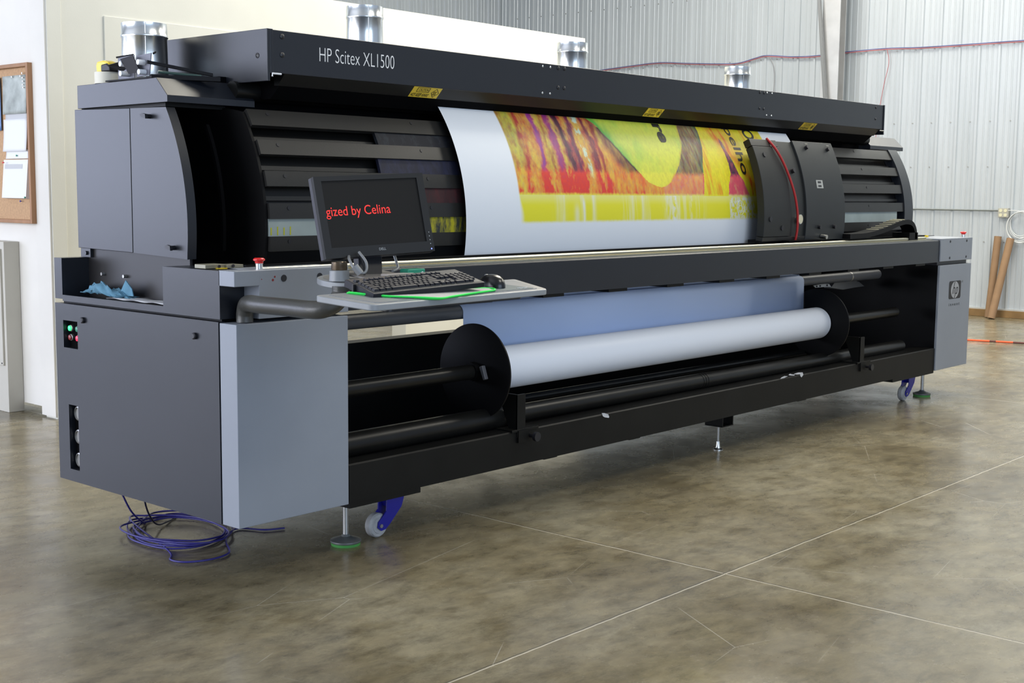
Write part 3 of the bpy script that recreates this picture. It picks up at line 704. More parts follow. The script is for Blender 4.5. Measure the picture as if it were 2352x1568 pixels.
# ------------------------------------------------------------------ the printed web on the drum
RM = .905
rng = np.random.RandomState(3)
def vnoise(x, y, seed):
    r = np.random.RandomState(seed); G = r.rand(256,256)
    xi = np.floor(x).astype(int); yi = np.floor(y).astype(int); fx = x-xi; fy = y-yi
    fx = fx*fx*(3-2*fx); fy = fy*fy*(3-2*fy)
    g = lambda a,b: G[a%256,b%256]
    return (g(xi,yi)*(1-fx)+g(xi+1,yi)*fx)*(1-fy)+(g(xi,yi+1)*(1-fx)+g(xi+1,yi+1)*fx)*fy
def fbm(x,y,seed,o=4):
    s = 0; a = .5; t = 0
    for k in range(o): s = s+a*vnoise(x*2**k,y*2**k,seed+k); t += a; a *= .6
    return s/t
def sstep(a,b,x):
    t = np.clip((x-a)/(b-a),0,1); return t*t*(3-2*t)
def artwork(X, TH_):
    """ink layers of the abstract streaky print: X metres along the web, TH_ degrees round the drum"""
    Y = TH_*.0158   # metres
    wob = (fbm(X*16,Y*14,11)-.5)*.045
    fine = fbm(X*80,Y*55,21,4); brush = fbm(X*55,Y*16,31,4); streak = fbm(X*24+Y*2,Y*3.0,41,3); blob = fbm(X*9,Y*7,51,3); pat = fbm(X*38,Y*24,71,4)
    tl = [12.2,12.5,13.9,17.9,22.1,29.1,35.7,40]; xl = [3.14,3.10,3.024,2.94,2.873,2.775,2.70,2.60]
    xr = [3.15,3.19,3.235,3.318,3.385,3.466,3.50,3.53]
    eL = np.interp(TH_,tl,xl)+wob*.5; eR = np.interp(TH_,tl,xr)+wob*.35
    ins = sstep(-.006,.006,X-eL)*sstep(-.006,.006,eR-X)*(TH_>12.0)
    wR = np.interp(TH_,[9,20.8,28,36],[3.56,3.61,3.67,3.71])+wob*.2
    wedge = (X>eR)*(X<wR)*(X>3.16)
    Mg = .62+.46*(brush-.5)+.28*(streak-.5)+.50*(pat-.5)
    Cy = .08+.22*np.clip(pat-.42,0,1); Kk = .02+.35*np.clip(fine-.52,0,1)
    ye = .96-.30*np.clip(fine-.55,0,1)
    def band(xs,w,amp,sharp=1.):
        c = np.interp(TH_,[9,18,26,35,42],xs)+.030*(pat-.5)
        return amp*np.clip(np.exp(-((X-c+wob*.9)/w)**2)*1.35*(.35+1.3*brush)*sharp,0,1.2)
    # olive field at the far left, brown and purple runs, dark runs, one pale run
    ol = sstep(2.10,1.95,X)*sstep(14,28,TH_); Cy += .22*ol; Mg -= .14*ol; Kk += .10*ol
    Mg += band([2.02,2.02,2.02,2.045,2.06],.016,.25); Kk += band([2.02,2.02,2.02,2.045,2.06],.016,.20)
    for xs,w,m_,c_,k_,y_ in (([2.15,2.154,2.172,2.180,2.19],.018,.62,.42,.05,.50),([2.30,2.29,2.287,2.300,2.31],.022,.62,.36,.14,.40),([2.40,2.394,2.382,2.374,2.37],.024,.45,.50,.62,.2),
                             ([2.455,2.452,2.445,2.480,2.50],.020,.50,.40,.45,.2),([2.60,2.595,2.603,2.597,2.59],.018,.50,.25,.48,.1),([2.23,2.225,2.23,2.24,2.25],.014,.25,.10,.15,0),([2.66,2.655,2.65,2.66,2.66],.016,.35,.15,.28,0)):
        Mg += band(xs,w,m_); Cy += band(xs,w,c_); Kk += band(xs,w,k_); ye -= band(xs,w,y_)*sstep(16,19,TH_)
    pb = band([2.53,2.528,2.520,2.532,2.54],.017,1.0)*sstep(.38,.6,pat+.5*(brush-.5))*sstep(10,20,TH_)
    Mg -= pb*.8; Cy += pb*.12; ye -= pb*.55*sstep(12,19,TH_); Kk -= pb*.3
    for xs,w,a_ in (([1.97,1.98,1.99,2.0,2.0],.02,.20),([2.225,2.23,2.235,2.24,2.24],.028,.25),([2.335,2.335,2.335,2.335,2.335],.022,.20)): Mg -= band(xs,w,a_)
    # red pools where the dark runs stop
    pool = sstep(18.8,15.6,TH_+9*(brush-.5))
    pool = pool*(.10+1.2*np.clip(pat+.02,0,1)**1.3); Mg += pool*(band([2.14,2.145,2.15,2.15,2.15],.030,.75)+band([2.34,2.31,2.3,2.3,2.3],.055,.95)+band([2.44,2.45,2.45,2.45,2.45],.045,1.0)+.25*sstep(12,9,TH_)*sstep(.40,.60,brush)*(X<3.3))
    # grey purple shoulder to the left of the yellow shape, down to where the dark pass stops
    sh = sstep(2.60,2.76,X)*sstep(.01,-.02,X-eL)*sstep(.16,.07,eL-X)*(X<3.0)
    Cy = Cy+sh*.62*(.35+pat); Mg = Mg+sh*.12; Kk = Kk+sh*.42*(.2+brush)
    # inside the yellow shape: lime, green along the left rim, dark ragged outline
    Cin = .13+.22*sstep(.4,.75,blob)+.12*sstep(18,32,TH_)+.80*np.exp(-np.clip(X-eL,0,9)/.075)*sstep(15,24,TH_)*(.35+pat); Kin = .10*np.exp(-((X-eL)/.05)**2)*sstep(20,30,TH_); Min = .0+.10*np.clip(fine-.5,0,1)+.55*np.exp(-((X-eR)/.014)**2)*brush
    rim = np.exp(-((X-eL+.006)/.010)**2)*sstep(16,19,TH_)*(TH_<34)
    Cw = .60+.5*(pat-.5)+.35*np.exp(-((X-wR)/.03)**2); Mw = .62+.6*(brush-.5)+.2*sstep(17,13,TH_)*(pat); Kw = .34+.8*(brush-.45)
    Mw = np.where(TH_<17.5, .66+.5*(pat-.5)+.30*np.exp(-((X-wR)/.014)**2), Mw)
    Mr = .10+.42*sstep(.52,.72,streak)*(.5+brush)+.22*(pat-.5); Mr += .50*np.clip(1.4*brush,0,1)*np.exp(-((X-np.interp(TH_,[10,36],[4.18,3.82]))/.040)**2)+.25*sstep(4.16,4.0,X)*sstep(3.8,3.9,X)*sstep(20,30,TH_)
    sx = np.interp(TH_,[9,11,17.3,25,31,33],[3.955,3.945,3.94,3.925,3.905,3.90]); sw_ = np.interp(TH_,[9,11,16.5,18,25,31,33],[.125,.112,.066,.045,.022,.014,.001])
    slit = (np.abs(X-sx+wob*.3) < sw_*(.85+.3*brush))*(TH_<33)
    right = X > wR
    Cr = .03+.80*slit*(.35+fine)+.10*np.clip(pat-.5,0,1); Mr = np.where(slit, .92-1.2*np.clip(pat-.50,0,1), Mr); Kr = .01+.55*slit*(fine+.1); Kr = Kr+0*X
    Mg = np.where(ins>.5, Min, Mg); Cy = np.where(ins>.5, Cin, Cy); Kk = np.where(ins>.5, Kin, Kk)
    ye = np.where(ins>.5, .95, ye)
    Cy = Cy+rim*.7; Kk = Kk+rim*.35; Mg = Mg+rim*.3
    Mg = np.where(wedge, Mw, Mg); Cy = np.where(wedge, Cw, Cy); Kk = np.where(wedge, Kw, Kk); ye = np.where(wedge, .85-.5*np.clip(fine-.5,0,1), ye)
    Mg = np.where(right, Mr, Mg); Cy = np.where(right, Cr, Cy); Kk = np.where(right, Kr, Kk); ye = np.where(right, np.where(slit,.74,1.), ye)
    bsh = sstep(2.75,2.6,X)
    Cy = Cy+bsh*.30*np.clip(pat-.30,0,1); Kk = Kk+bsh*.30*np.clip(brush-.45,0,1); Mg = Mg*(1+bsh*.5*(pat-.5))
    # stages of the passes: yellow first, then magenta, then cyan and black
    j = (fine-.5)*1.2
    sC = sstep(16.2,18.6,TH_+j); sM = sstep(9.0,10.2,TH_+j*.6)
    yl = fbm(X*34,Y*2.5,61,3)
    G = lambda c,w: np.exp(-((X-c)/w)**2)
    ypale = .30*sstep(.52,.72,yl)*sstep(2.15,2.25,X)*sstep(3.6,3.5,X)*np.where((X>2.52)&(X<2.75),0,1)+.9*G(2.425,.010)*sstep(9,6,TH_)+.55*G(2.365,.020)*sstep(8,3,TH_)+.40*G(2.51,.016)+.25*G(2.24,.03)
    ypale += .75*G(3.255,.016)*sstep(.35,.6,fine)+.55*G(3.225,.06)*sstep(.42,.6,brush)+.35*G(3.43,.04)*sstep(.4,.6,brush)+.30*G(2.95,.02)+.25*G(2.84,.015)
    ypale += .80*sstep(3.825,3.84,X)*sstep(np.interp(TH_,[0,9],[4.17,4.08])+.01,np.interp(TH_,[0,9],[4.17,4.08])-.01,X)*sstep(.38,.58,fine)*sstep(9.4,8.0,TH_)
    ye = np.where(TH_<9.2, (.80+.20*sstep(9.2,5.5,TH_))-.80*np.clip(ypale,0,1), ye)
    sY = sstep(-.1,1.2,TH_+j*.3)
    ye = ye*sY; Mg = np.clip(Mg,0,1)*sM; Cy = np.clip(Cy,0,1)*sC; Kk = np.clip(Kk,0,1)*sC
    inside = sstep(1.914,1.926+.03*sstep(9.5,2,TH_),X)*sstep(4.44,4.425,X)
    ye, Mg, Cy, Kk = [v*inside for v in (ye,Mg,Cy,Kk)]
    W = np.array([.74,.78,.84])
    lum = 1-.16*inside*sstep(9,10,TH_)*(fine-.35)*1.6
    r = W[0]*lum*(1-.0*ye)*(1-.06*Mg)*(1-.85*Cy)*(1-.92*Kk)
    g = W[1]*lum*(1-.10*ye)*(1-.93*Mg)*(1-.35*Cy)*(1-.92*Kk)
    b = W[2]*(1-.965*np.clip(ye,0,1))*(1-.45*Mg)*(1-.10*Cy)*(1-.92*Kk)
    return np.stack([r,g,b,np.ones_like(r)],-1)
x0,x1 = 1.531,4.790; nu = 1000
ths = np.r_[np.linspace(-9.6,-.6,24), np.linspace(-.5,38,270), np.linspace(38.5,60,24)]
xs = np.linspace(x0,x1,nu+1)
XX,TT = np.meshgrid(xs, ths)
Rr = np.where(TT<-6, RM-.0*TT, RM)
pts3 = np.stack([XX, YC-RM*np.cos(np.radians(TT)), ZC+RM*np.sin(np.radians(TT))],-1)
# tail: leaves the drum, runs down behind the beam, over the feed tube and down to the take-up roll
tail = []
yb,zb = YC-RM*math.cos(R_(-9.6)), ZC+RM*math.sin(R_(-9.6))
tail += [(yb-.002,zb-.04),(.318,1.12),(.326,1.05),(.336,.985),(.338,.9640)]
for a in range(0,91,10): tail.append((.338-.0365*math.sin(R_(a)), .928+.0365*math.cos(R_(a))))
tail = tail+[(.3012,.88),(.3006,.80),(.2995,.74)]
for a in range(0,80,12): tail.append((RY+.1035*math.cos(R_(a))+.0005, RZ-.1035*math.sin(R_(a)))) 
nt_ = len(ths)
me = bpy.data.meshes.new('printed_web')
verts = pts3.reshape(-1,3); W1 = nu+1
idx = np.arange(nt_*W1).reshape(nt_,W1)
fc_ = np.stack([idx[:-1,:-1],idx[:-1,1:],idx[1:,1:],idx[1:,:-1]],-1).reshape(-1,4)
org = Vector(((x0+x1)/2, .3, 1.2))
vv = verts-np.array(org)
me.vertices.add(len(vv)); me.vertices.foreach_set('co', vv.astype(np.float32).ravel())
nf = len(fc_); me.loops.add(nf*4); me.polygons.add(nf)
me.loops.foreach_set('vertex_index', fc_.astype(np.int32).ravel()); me.polygons.foreach_set('loop_start', np.arange(0,nf*4,4,dtype=np.int32))
me.update(calc_edges=True); me.polygons.foreach_set('use_smooth', [True]*nf)
ca_ = me.color_attributes.new('inks','FLOAT_COLOR','POINT'); ca_.data.foreach_set('color', artwork(XX,TT).astype(np.float32).ravel())
mm, nt, b = new_mat('printed_vinyl'); at = nt.nodes.new('ShaderNodeAttribute'); at.attribute_name = 'inks'; nt.links.new(at.outputs['Color'], b.inputs['Base Color'])
b.inputs['Roughness'].default_value = .42; b.inputs['Specular IOR Level'].default_value = .35
W = bpy.data.objects.new('printed_web', me); C.objects.link(W); W.location = org; me.materials.append(mm)
ORG[W] = org
tag(W, 'white vinyl web with streaky orange and yellow print stretched over the printer drum', 'printed vinyl')
s_ = MB(); n_ = len(tail); s_._faces([(x,y,z) for y,z in tail for x in (x0,x1)], [(2*i,2*i+1,2*i+3,2*i+2) for i in range(n_-1)])
o = obj('hanging_length', s_, M['media_shaded'], W, smooth=60); o['label'] = 'plain bluish white length below the beam'
sd = o.modifiers.new('thick','SOLIDIFY'); sd.thickness = .0006; sd.offset = 0
def onD(x,t,h=.0012): return (x, YC-(RM+h)*math.cos(R_(t)), ZC+(RM+h)*math.sin(R_(t)))
text('print_lettering', 're', lambda u,v: onD(3.255+.075*v-.0*u, 37.6-8.2*u), M['ink'], W, bold=.035)
text('print_lettering', 'pelho', lambda u,v: onD(3.998+.108*v, 38.6-20.9*u), mat('brown_print_ink',(.015,.010,.012),.5), W, bold=.012)
text('print_lettering', 'o', lambda u,v: onD(4.225+.12*v, 38.5-5.3*u), M['ink'], W)
s_ = MB()
def ring(cx,ct,rx,rt,w=.003):
    P2 = [(cx+rx*math.cos(2*PI*k/40), ct+rt*math.sin(2*PI*k/40)) for k in range(41)]
    s_.tube([onD(a,b_,.0) for a,b_ in P2[:-1]], w, n=4, closed=True)
ring(3.952,4.6,.042,2.7,.002); ring(3.950,4.4,.020,1.1,.0015)
P_('pale_rings', s_, mat('unprinted_vinyl',(.74,.78,.70),.5), W, smooth=0)

# wound roll of vinyl on the take-up shaft
s_ = MB(); s_.lathe((1.513,RY,RZ),(1,0,0),[(.055,0),(.101,0),(.1025,.004),(.1025,3.268),(.101,3.272),(.055,3.272)],96)
t = obj('vinyl_roll', s_, M['roll'], smooth=50)
tag(t, 'long white roll of vinyl wound on the take-up shaft between two black discs', 'vinyl roll')

# ------------------------------------------------------------------ things on and under the printer
# blue wipe and paper on the ledge
def crumple(cx,cy,cz,sx,sy,h,seed,n=26):
    r = np.random.RandomState(seed); a,b_ = r.rand()*6, r.rand()*6
    s_ = MB()
    def P(u,v):
        du,dv = u-.5,v-.5
        k = fbm(np.array([u*3.4+a]),np.array([v*3.4+b_]),seed,3)[0]
        k2 = fbm(np.array([u*6+a]),np.array([v*6+b_]),seed+9,2)[0]
        e = 1-min(1,(abs(du)*2)**3+(abs(dv)*2)**3)
        z = h*max(0,(k-.35))*2.2*(.25+.75*e)
        return (cx+sx*(du+.5*(k2-.5)), cy+sy*(dv+.4*(k-.5)), cz+z)
    s_.quadgrid(P,n,n); return s_
s_ = crumple(.068,.965,1.0455,.085,.30,.075,5)
s_.prism([(.90,1.05),(.845,1.118),(.80,1.085),(.79,1.055)], .070, .074); s_.prism([(1.03,1.05),(1.065,1.085),(1.095,1.06)], .055, .059)
o = obj('cleaning_wipe', s_, M['rag'], smooth=60); sd = o.modifiers.new('t','SOLIDIFY'); sd.thickness = .002
tag(o, 'crumpled blue cleaning wipe lying on the dark side ledge of the printer', 'cloth')
s_ = MB(); s_.quadgrid(lambda u,v: (.018+.095*u, .49+.42*v, 1.0415+.004*math.sin(v*9+u*2)**2), 4, 24)
o = obj('paper_sheet', s_, M['paper2'], smooth=60); sd = o.modifiers.new('t','SOLIDIFY'); sd.thickness = .001; sd.offset = 1
tag(o, 'flat pale paper sheet under the blue wipe on the side ledge', 'paper')
# masking tape roll and tape measure on the cap
s_ = MB(); s_.lathe((.150,1.07,1.934),(0,0,1),[(.036,0),(.054,0),(.054,.048),(.036,.048),(.036,0)],48)
tag(obj('tape_roll', s_, M['cream_tape'], smooth=40), 'cream roll of adhesive tape lying on the left cap of the printer', 'tape roll')
t = thing('tape_measure', (.150,1.065,1.982), 'yellow and black tape measure resting on top of the cream tape roll', 'tape measure')
s_ = MB(); s_.prism([(1.022,1.983),(1.117,1.983),(1.122,2.015),(1.112,2.028),(1.062,2.031),(1.024,2.020),(1.014,2.002)], .125, .175); obj('case', s_, M['yellow'], t, bevel=.006)
s_ = MB(); s_.prism([(1.004,1.983),(1.074,1.983),(1.074,2.013),(1.032,2.017),(1.007,2.005)], .119, .181); obj('rubber_grip', s_, M['black_plastic'], t, bevel=.006)
# folded black bracket with hinged plates and a long rail
M['bracket_black'] = mat('bracket_black', (.008,.008,.010), .55, 0, .15)
t = thing('squeegee_bracket', (.16,.82,1.94), 'black hinged metal bracket with folded plates and a long rail lying on the left cap', 'bracket')
def plate(name,P,m,th=.004):
    s_ = MB(); s_._faces(P,[tuple(range(len(P)))]); o = obj(name, s_, m, t, smooth=0); sd = o.modifiers.new('t','SOLIDIFY'); sd.thickness = th; return o
lg_ = mat('bracket_light',(.16,.165,.20),.5,.2)
x_ = .125
plate('folded_plate', [(x_-.01,1.02,2.006),(x_-.01,.91,2.016),(x_+.03,.83,1.985),(x_+.02,.93,1.975)], M['bracket_black'])
plate('folded_plate', [(x_-.02,.895,2.025),(x_-.02,.805,2.035),(x_-.01,.765,1.966),(x_-.01,.85,1.963)], mat('bracket_dark',(.018,.017,.020),.5,0,.15))
plate('back_plate', [(x_+.02,.975,2.036),(x_+.02,.855,2.042),(x_+.02,.855,1.95),(x_+.02,.975,1.945)], lg_)
plate('back_plate', [(x_+.01,.82,2.035),(x_+.01,.715,2.041),(x_+.01,.73,1.955),(x_+.01,.82,1.95)], lg_)
for (y,z) in ((.895,2.005),(.765,2.005),(.895,1.966),(.76,1.966)):
    obj('bushing', MB().cyl((x_-.025,y,z),(x_+.02,y,z),.011,n=20), M['paper'], t)
for y0,y1,z in ((.99,.895,2.042),(.72,.735,2.042)):
    obj('hinge_pin', MB().cyl((x_+.02,y0,z-.002),(x_+.02,y1-.03,z+.002),.004,n=10), M['bracket_black'], t)
s_ = MB(); s_.box(x_-.03,x_+.05,.70,1.0,1.936,1.942); s_.box(x_-.03,x_+.05,.66,.70,1.937,1.945); obj('foot_plate', s_, M['bracket_black'], t)
s_ = MB()
for (xa,ya,za),(xb,yb_,zb_),w,h in (((x_-.01,.72,2.004),(.345,.600,1.962),.012,.006),((x_-.01,.70,1.944),(.37,.590,1.945),.022,.009)):
    a = Vector((xa,ya,za)); b_ = Vector((xb,yb_,zb_)); d = (b_-a).normalized(); sd_ = Vector((-d.y,d.x,0)).normalized()*w; up = Vector((0,0,h))
    s_._faces([a-sd_-up,a+sd_-up,a+sd_+up,a-sd_+up,b_-sd_-up,b_+sd_-up,b_+sd_+up,b_-sd_+up],[(0,1,2,3),(4,7,6,5),(0,4,5,1),(1,5,6,2),(2,6,7,3),(3,7,4,0)])
obj('long_rail', s_, M['bracket_black'], t, smooth=0)
obj('blade_insert', MB().tube([(x_+.02,.690,1.965),(.30,.615,1.955)],.006,n=8), mat('blade_green',(.05,.09,.08),.25), t)
# paper scraps stuck to the bottom rail
def scrap(pts,label):
    s_ = MB(); s_._faces([(x,.0085+.002*(i%2)-.003,z) for i,(x,z) in enumerate(pts)],[tuple(range(len(pts)))]); o = obj('paper_scrap', s_, M['paper2'], smooth=0)
    sd = o.modifiers.new('t','SOLIDIFY'); sd.thickness = .0012; tag(o,label,'paper scrap')
scrap([(2.232,.398),(2.255,.395),(2.285,.386),(2.297,.372),(2.292,.366),(2.262,.372),(2.243,.380),(2.240,.390)], 'small torn white scrap stuck low on the black rail, leftmost of the scraps')
scrap([(4.00,.391),(4.05,.391),(4.09,.399),(4.05,.401),(4.06,.405),(4.02,.398)], 'thin torn white scrap on the rail edge, middle of the three right hand scraps' if False else 'thin torn white scrap on the rail edge, left of two larger scraps')
scrap([(4.10,.404),(4.13,.398),(4.17,.394),(4.18,.398),(4.15,.404),(4.12,.410)], 'small curled white scrap on the rail between a thin scrap and a bent one')
scrap([(4.16,.405),(4.22,.408),(4.27,.404),(4.285,.388),(4.26,.374),(4.245,.383),(4.24,.396),(4.20,.397)], 'bent white paper scrap on the rail, rightmost of the scraps')

# ------------------------------------------------------------------ swivel desk with monitor, keyboard, mouse
tt_ = math.tan(R_(4))
def desk_z(y, dz=0): return 1.161+dz+tt_*(y+.93)
D = thing('swivel_desk', (.09,.05,1.0), 'grey swivel desk on a thick dark bent arm at the left front of printer', 'desk')
pth = smooth_path([(.078,.052,1.001),(.078,.052,1.035),(.070,.030,1.068),(.050,-.02,1.078),(.028,-.10,1.080),(.015,-.28,1.083),(.0,-.42,1.085),(.012,-.475,1.090),(.045,-.500,1.110),(.068,-.505,1.140),(.07,-.505,1.168)],8)
obj('arm', MB().tube(pth,.032,n=28), M['arm'], D, smooth=60)
def extr(P2, dz0, dz1, inset=0.):
    mb = MB(); n = len(P2); mb._faces([(x,y,desk_z(y,dz0)) for x,y in P2]+[(x,y,desk_z(y,dz1)) for x,y in P2],[tuple(range(n))[::-1],tuple(range(n,2*n))]+[(i,(i+1)%n,n+(i+1)%n,n+i) for i in range(n)]); return mb
def rounded(P2, r, k=5):
    out = []; n = len(P2)
    for i in range(n):
        p = Vector(P2[i]); a = (Vector(P2[i-1])-p).normalized(); b_ = (Vector(P2[(i+1)%n])-p).normalized()
        for j in range(k+1):
            t_ = j/k; q = p+a*r*(1-t_)**2+b_*r*t_**2; out.append((q.x,q.y))
    return out
tr = [(-.275,-.770),(-.242,-1.010),(.628,-.972),(.740,-.715)]
obj('tray', extr(rounded(tr,.025),-.022,-.001), M['tray'], D, bevel=.004)
obj('tray_lip', extr(rounded([(-.235,-.785),(-.205,-.985),(.600,-.950),(.700,-.735)],.02),-.001,.0005), M['mat_blue'] if False else mat('tray_recess',(.17,.185,.205),.45), D)
obj('tray_stiffener', extr(rounded([(-.15,-.80),(-.12,-.95),(.55,-.92),(.60,-.76)],.02),-.038,-.022), M['anthracite'], D)
dc = (.22,-.45)
def disc2(r0,n=64): return [(dc[0]+r0*math.cos(2*PI*k/n), dc[1]+r0*.92*math.sin(2*PI*k/n)) for k in range(n)]
obj('turntable', extr(disc2(.168),-.034,-.011), M['tray'], D, bevel=.004)
obj('turntable_ring', extr(disc2(.146),-.011,-.0095), mat('turntable_grey',(.19,.19,.19),.4), D, bevel=.001)
obj('hub', extr(disc2(.10),-.060,-.034), M['arm'], D)
def dz_at(x,y,dz): return (x,y,desk_z(y,dz))
c0 = (.092,-.470)
s_ = MB(); s_.lathe(dz_at(*c0,-.0095),(0,0,1),[(.036,0),(.034,.036),(.030,.038)],40); obj('column_base', s_, M['tray'], D)
s_ = MB(); s_.lathe(dz_at(*c0,.0285),(0,0,1),[(.027,0),(.028,.003),(.028,.028),(.026,.031),(0,.031)],40); obj('column_collar', s_, mat('collar_bronze',(.12,.09,.06),.25,.6), D)
obj('screw', MB().cyl(dz_at(.085,-.53,-.010),dz_at(.085,-.53,-.002),.006,n=12), M['galv'], D)

# monitor, own local frame: width along x, height along z, screen faces -y
mon = thing('computer_monitor', (.242,-.493,1.413), 'black flat computer monitor showing red scrolling text on a swivel desk', 'monitor', rot=None)
mon.rotation_mode = 'XYZ'
def eulM(a,b_,c):
    return Matrix.Rotation(a,4,'Z') @ Matrix.Rotation(b_,4,'X') @ Matrix.Rotation(c,4,'Y')
MM = Matrix.Translation((.242,-.493,1.413)) @ eulM(R_(-14.2),R_(-13.9),R_(-2.8))
mon.matrix_world = MM; ORG[mon] = Vector((0,0,0))
Wm,Hm = .44,.29
def lo(name,mb,m,parent,**k): return obj(name,mb,m,parent,local=True,**k)
bz = MB(); sw0,sh0 = .192,.118; zo = .010
bz.box(-Wm/2,-sw0,0,.022,-Hm/2,Hm/2); bz.box(sw0,Wm/2,0,.022,-Hm/2,Hm/2); bz.box(-sw0,sw0,0,.022,sh0+zo,Hm/2); bz.box(-sw0,sw0,0,.022,-Hm/2,-sh0+zo)
bezel = lo('bezel', bz, M['bezel'], mon)
scr = lo('screen', rbox(-sw0,sw0,.007,.018,-sh0+zo,sh0+zo), M['screen'], mon)
lo('rear_shell', rbox(-Wm/2-.001,Wm/2+.001,.018,.040,-Hm/2-.001,Hm/2+.001), M['bezel_side'], mon, bevel=.003)
s_ = MB(); s_.prism([(-.15,-.12),(.15,-.12),(.14,.11),(-.14,.11)], .040, .070, 'y'); lo('rear_bulge', s_, M['bezel'], mon, bevel=.006)
text('screen_text', 'rgized by Celina', lambda u,v: (-.2030+.270*u, .0062, -.006+.044*v), M['red_text'], scr, local=True)
text('brand_lettering', 'DELL', lambda u,v: (-.008+.028*u, -.0006, -.128+.009*v), mat('dim_silver',(.30,.30,.30),.4,.5), bezel, local=True, bold=.02)
lo('power_light', MB().cyl((.207,-.001,-.136),(.207,.001,-.136),.0025,n=12), mat('blue_led',(.1,.1,.8),.3,emit=(.15,.2,1),estr=2.5), mon)
for k in range(4): lo('control_button', MB().cyl((.206,-.001,-.075-.014*k),(.206,.001,-.075-.014*k),.0018,n=8), M['zinc'], bezel)
# stand built in place (upright)
st_ = MB()
IM = MM.inverted()
def wl(p): return IM @ Vector(p)
A_ = [(.155,-.505,1.196),(.245,-.525,1.196),(.252,-.487,1.196),(.162,-.467,1.196)]
B_ = [(.185,-.465,1.300),(.280,-.485,1.300),(.287,-.447,1.300),(.192,-.427,1.300)]
st_._faces([wl(p) for p in A_+B_],[(0,1,2,3),(4,7,6,5),(0,4,5,1),(1,5,6,2),(2,6,7,3),(3,7,4,0)])
lo('stand_column', st_, M['black_plastic'], mon, bevel=.003)
s_ = MB(); s_._faces([wl(p) for p in ((.12,-.60,1.190),(.32,-.60,1.190),(.33,-.42,1.206),(.12,-.42,1.206),(.12,-.60,1.198),(.32,-.60,1.198),(.33,-.42,1.212),(.12,-.42,1.212))],[(0,1,2,3),(4,7,6,5),(0,4,5,1),(1,5,6,2),(2,6,7,3),(3,7,4,0)])
lo('stand_base', s_, mat('stand_base_grey',(.20,.19,.18),.4), mon, bevel=.002)
def cab_(name,pts,r,m,par=mon,lc=True):
    s_ = MB(); s_.tube([wl(p) for p in smooth_path(pts,8)],r,n=10); return lo(name,s_,m,par,smooth=60)
cab_('monitor_cable',[(.11,-.50,1.270),(.085,-.53,1.262),(.075,-.56,1.238),(.080,-.575,1.222),(.100,-.585,1.216),(.115,-.585,1.228),(.125,-.57,1.255),(.13,-.53,1.285)],.005,M['brace'])
cab_('monitor_cable',[(.14,-.52,1.285),(.150,-.53,1.24),(.155,-.53,1.205)],.004,M['black_plastic'])
cab_('monitor_cable',[(.345,-.47,1.285),(.345,-.49,1.245),(.325,-.52,1.222),(.28,-.54,1.214)],.005,M['brace'])
s_ = MB(); s_.cyl(wl((.078,-.565,1.240)),wl((.092,-.580,1.214)),.013,n=20); lo('ferrite_bead', s_, M['brace'], mon)
# small device with teal end on the turntable
t = thing('card_dongle', (.30,-.565,1.205), 'grey and teal plastic adapter lying on the desk behind the keyboard', 'adapter')
s_ = MB(); s_.box(.19,.315,-.615,-.575,1.2005,1.210); obj('grey_body', s_, mat('dongle_grey',(.42,.38,.35),.4), t, bevel=.002)
s_ = MB(); s_.box(.300,.385,-.60,-.555,1.203,1.222); obj('teal_shell', s_, M['teal'], t, bevel=.004)

# keyboard
kb = thing('computer_keyboard', (0,0,0), 'black computer keyboard tilted on its feet on the grey desk tray', 'keyboard')
KM = Matrix.Translation((.096,-.848,1.204)) @ eulM(R_(-7.0),R_(12.5),R_(-2.5))
kb.matrix_world = KM
kw,kd = .455,.165
s_ = MB(); s_.prism([(-kd/2,-.018),(-kd/2,-.002),(-kd/2+.004,0),(kd/2-.004,0),(kd/2,-.002),(kd/2,-.026),(-kd/2+.01,-.020)], -kw/2, kw/2); lo('keyboard_body', s_, M['kb'], kb, bevel=.002)
s_ = MB(); s_.box(-kw/2+.006,kw/2-.006,-kd/2+.006,kd/2-.006,0,.0012); lo('keyboard_deck', s_, M['kb_top'], kb)
kp = .01905; rows = []
main_x = -kw/2+.010
def row(y, start, widths, d=.0):
    x = start
    for w_ in widths:
        if w_ > 0: rows.append((x, x+w_*kp, y, d))
        x += abs(w_)*kp
ys = [.043,.015,-.004,-.023,-.042,-.061]
row(ys[0],main_x,[1,-1,1,1,1,1,-.5,1,1,1,1,-.5,1,1,1,1,-.25,1,1,1])
row(ys[1],main_x,[1]*13+[2,-.25,1,1,1,-.25,1,1,1,1]); row(ys[2],main_x,[1.5]+[1]*12+[1.5,-.25,1,1,1,-.25,1,1,1,1])
row(ys[3],main_x,[1.75]+[1]*11+[2.25,-3.5,1,1,1,1]); row(ys[4],main_x,[2.25]+[1]*10+[2.75,-1.25,1,-1.25,1,1,1,1])
row(ys[5],main_x,[1.25,1.25,1.25,5.5,1.5,1,1,1.25,-.25,1,1,1,-.25,2,1,1])
kk = MB()
for a,b_,y,_ in rows:
    g = .0012; y0_,y1_ = y-.0087,y+.0087; z0_ = .001; z1_ = .0085; i_ = .0024
    kk._faces([(a+g,y0_,z0_),(b_-g,y0_,z0_),(b_-g,y1_,z0_),(a+g,y1_,z0_),(a+g+i_,y0_+i_,z1_),(b_-g-i_,y0_+i_,z1_),(b_-g-i_,y1_-i_*.6,z1_),(a+g+i_,y1_-i_*.6,z1_)],[(0,1,2,3),(4,7,6,5),(0,4,5,1),(1,5,6,2),(2,6,7,3),(3,7,4,0)])
o = lo('keys', kk, M['key'], kb, smooth=0); o['kind'] = 'stuff'
for x in (-.19,.19):
    lo('keyboard_foot', rbox(x-.012,x+.012,.058,.064,-.050,-.024), M['kb'], kb, bevel=.002)
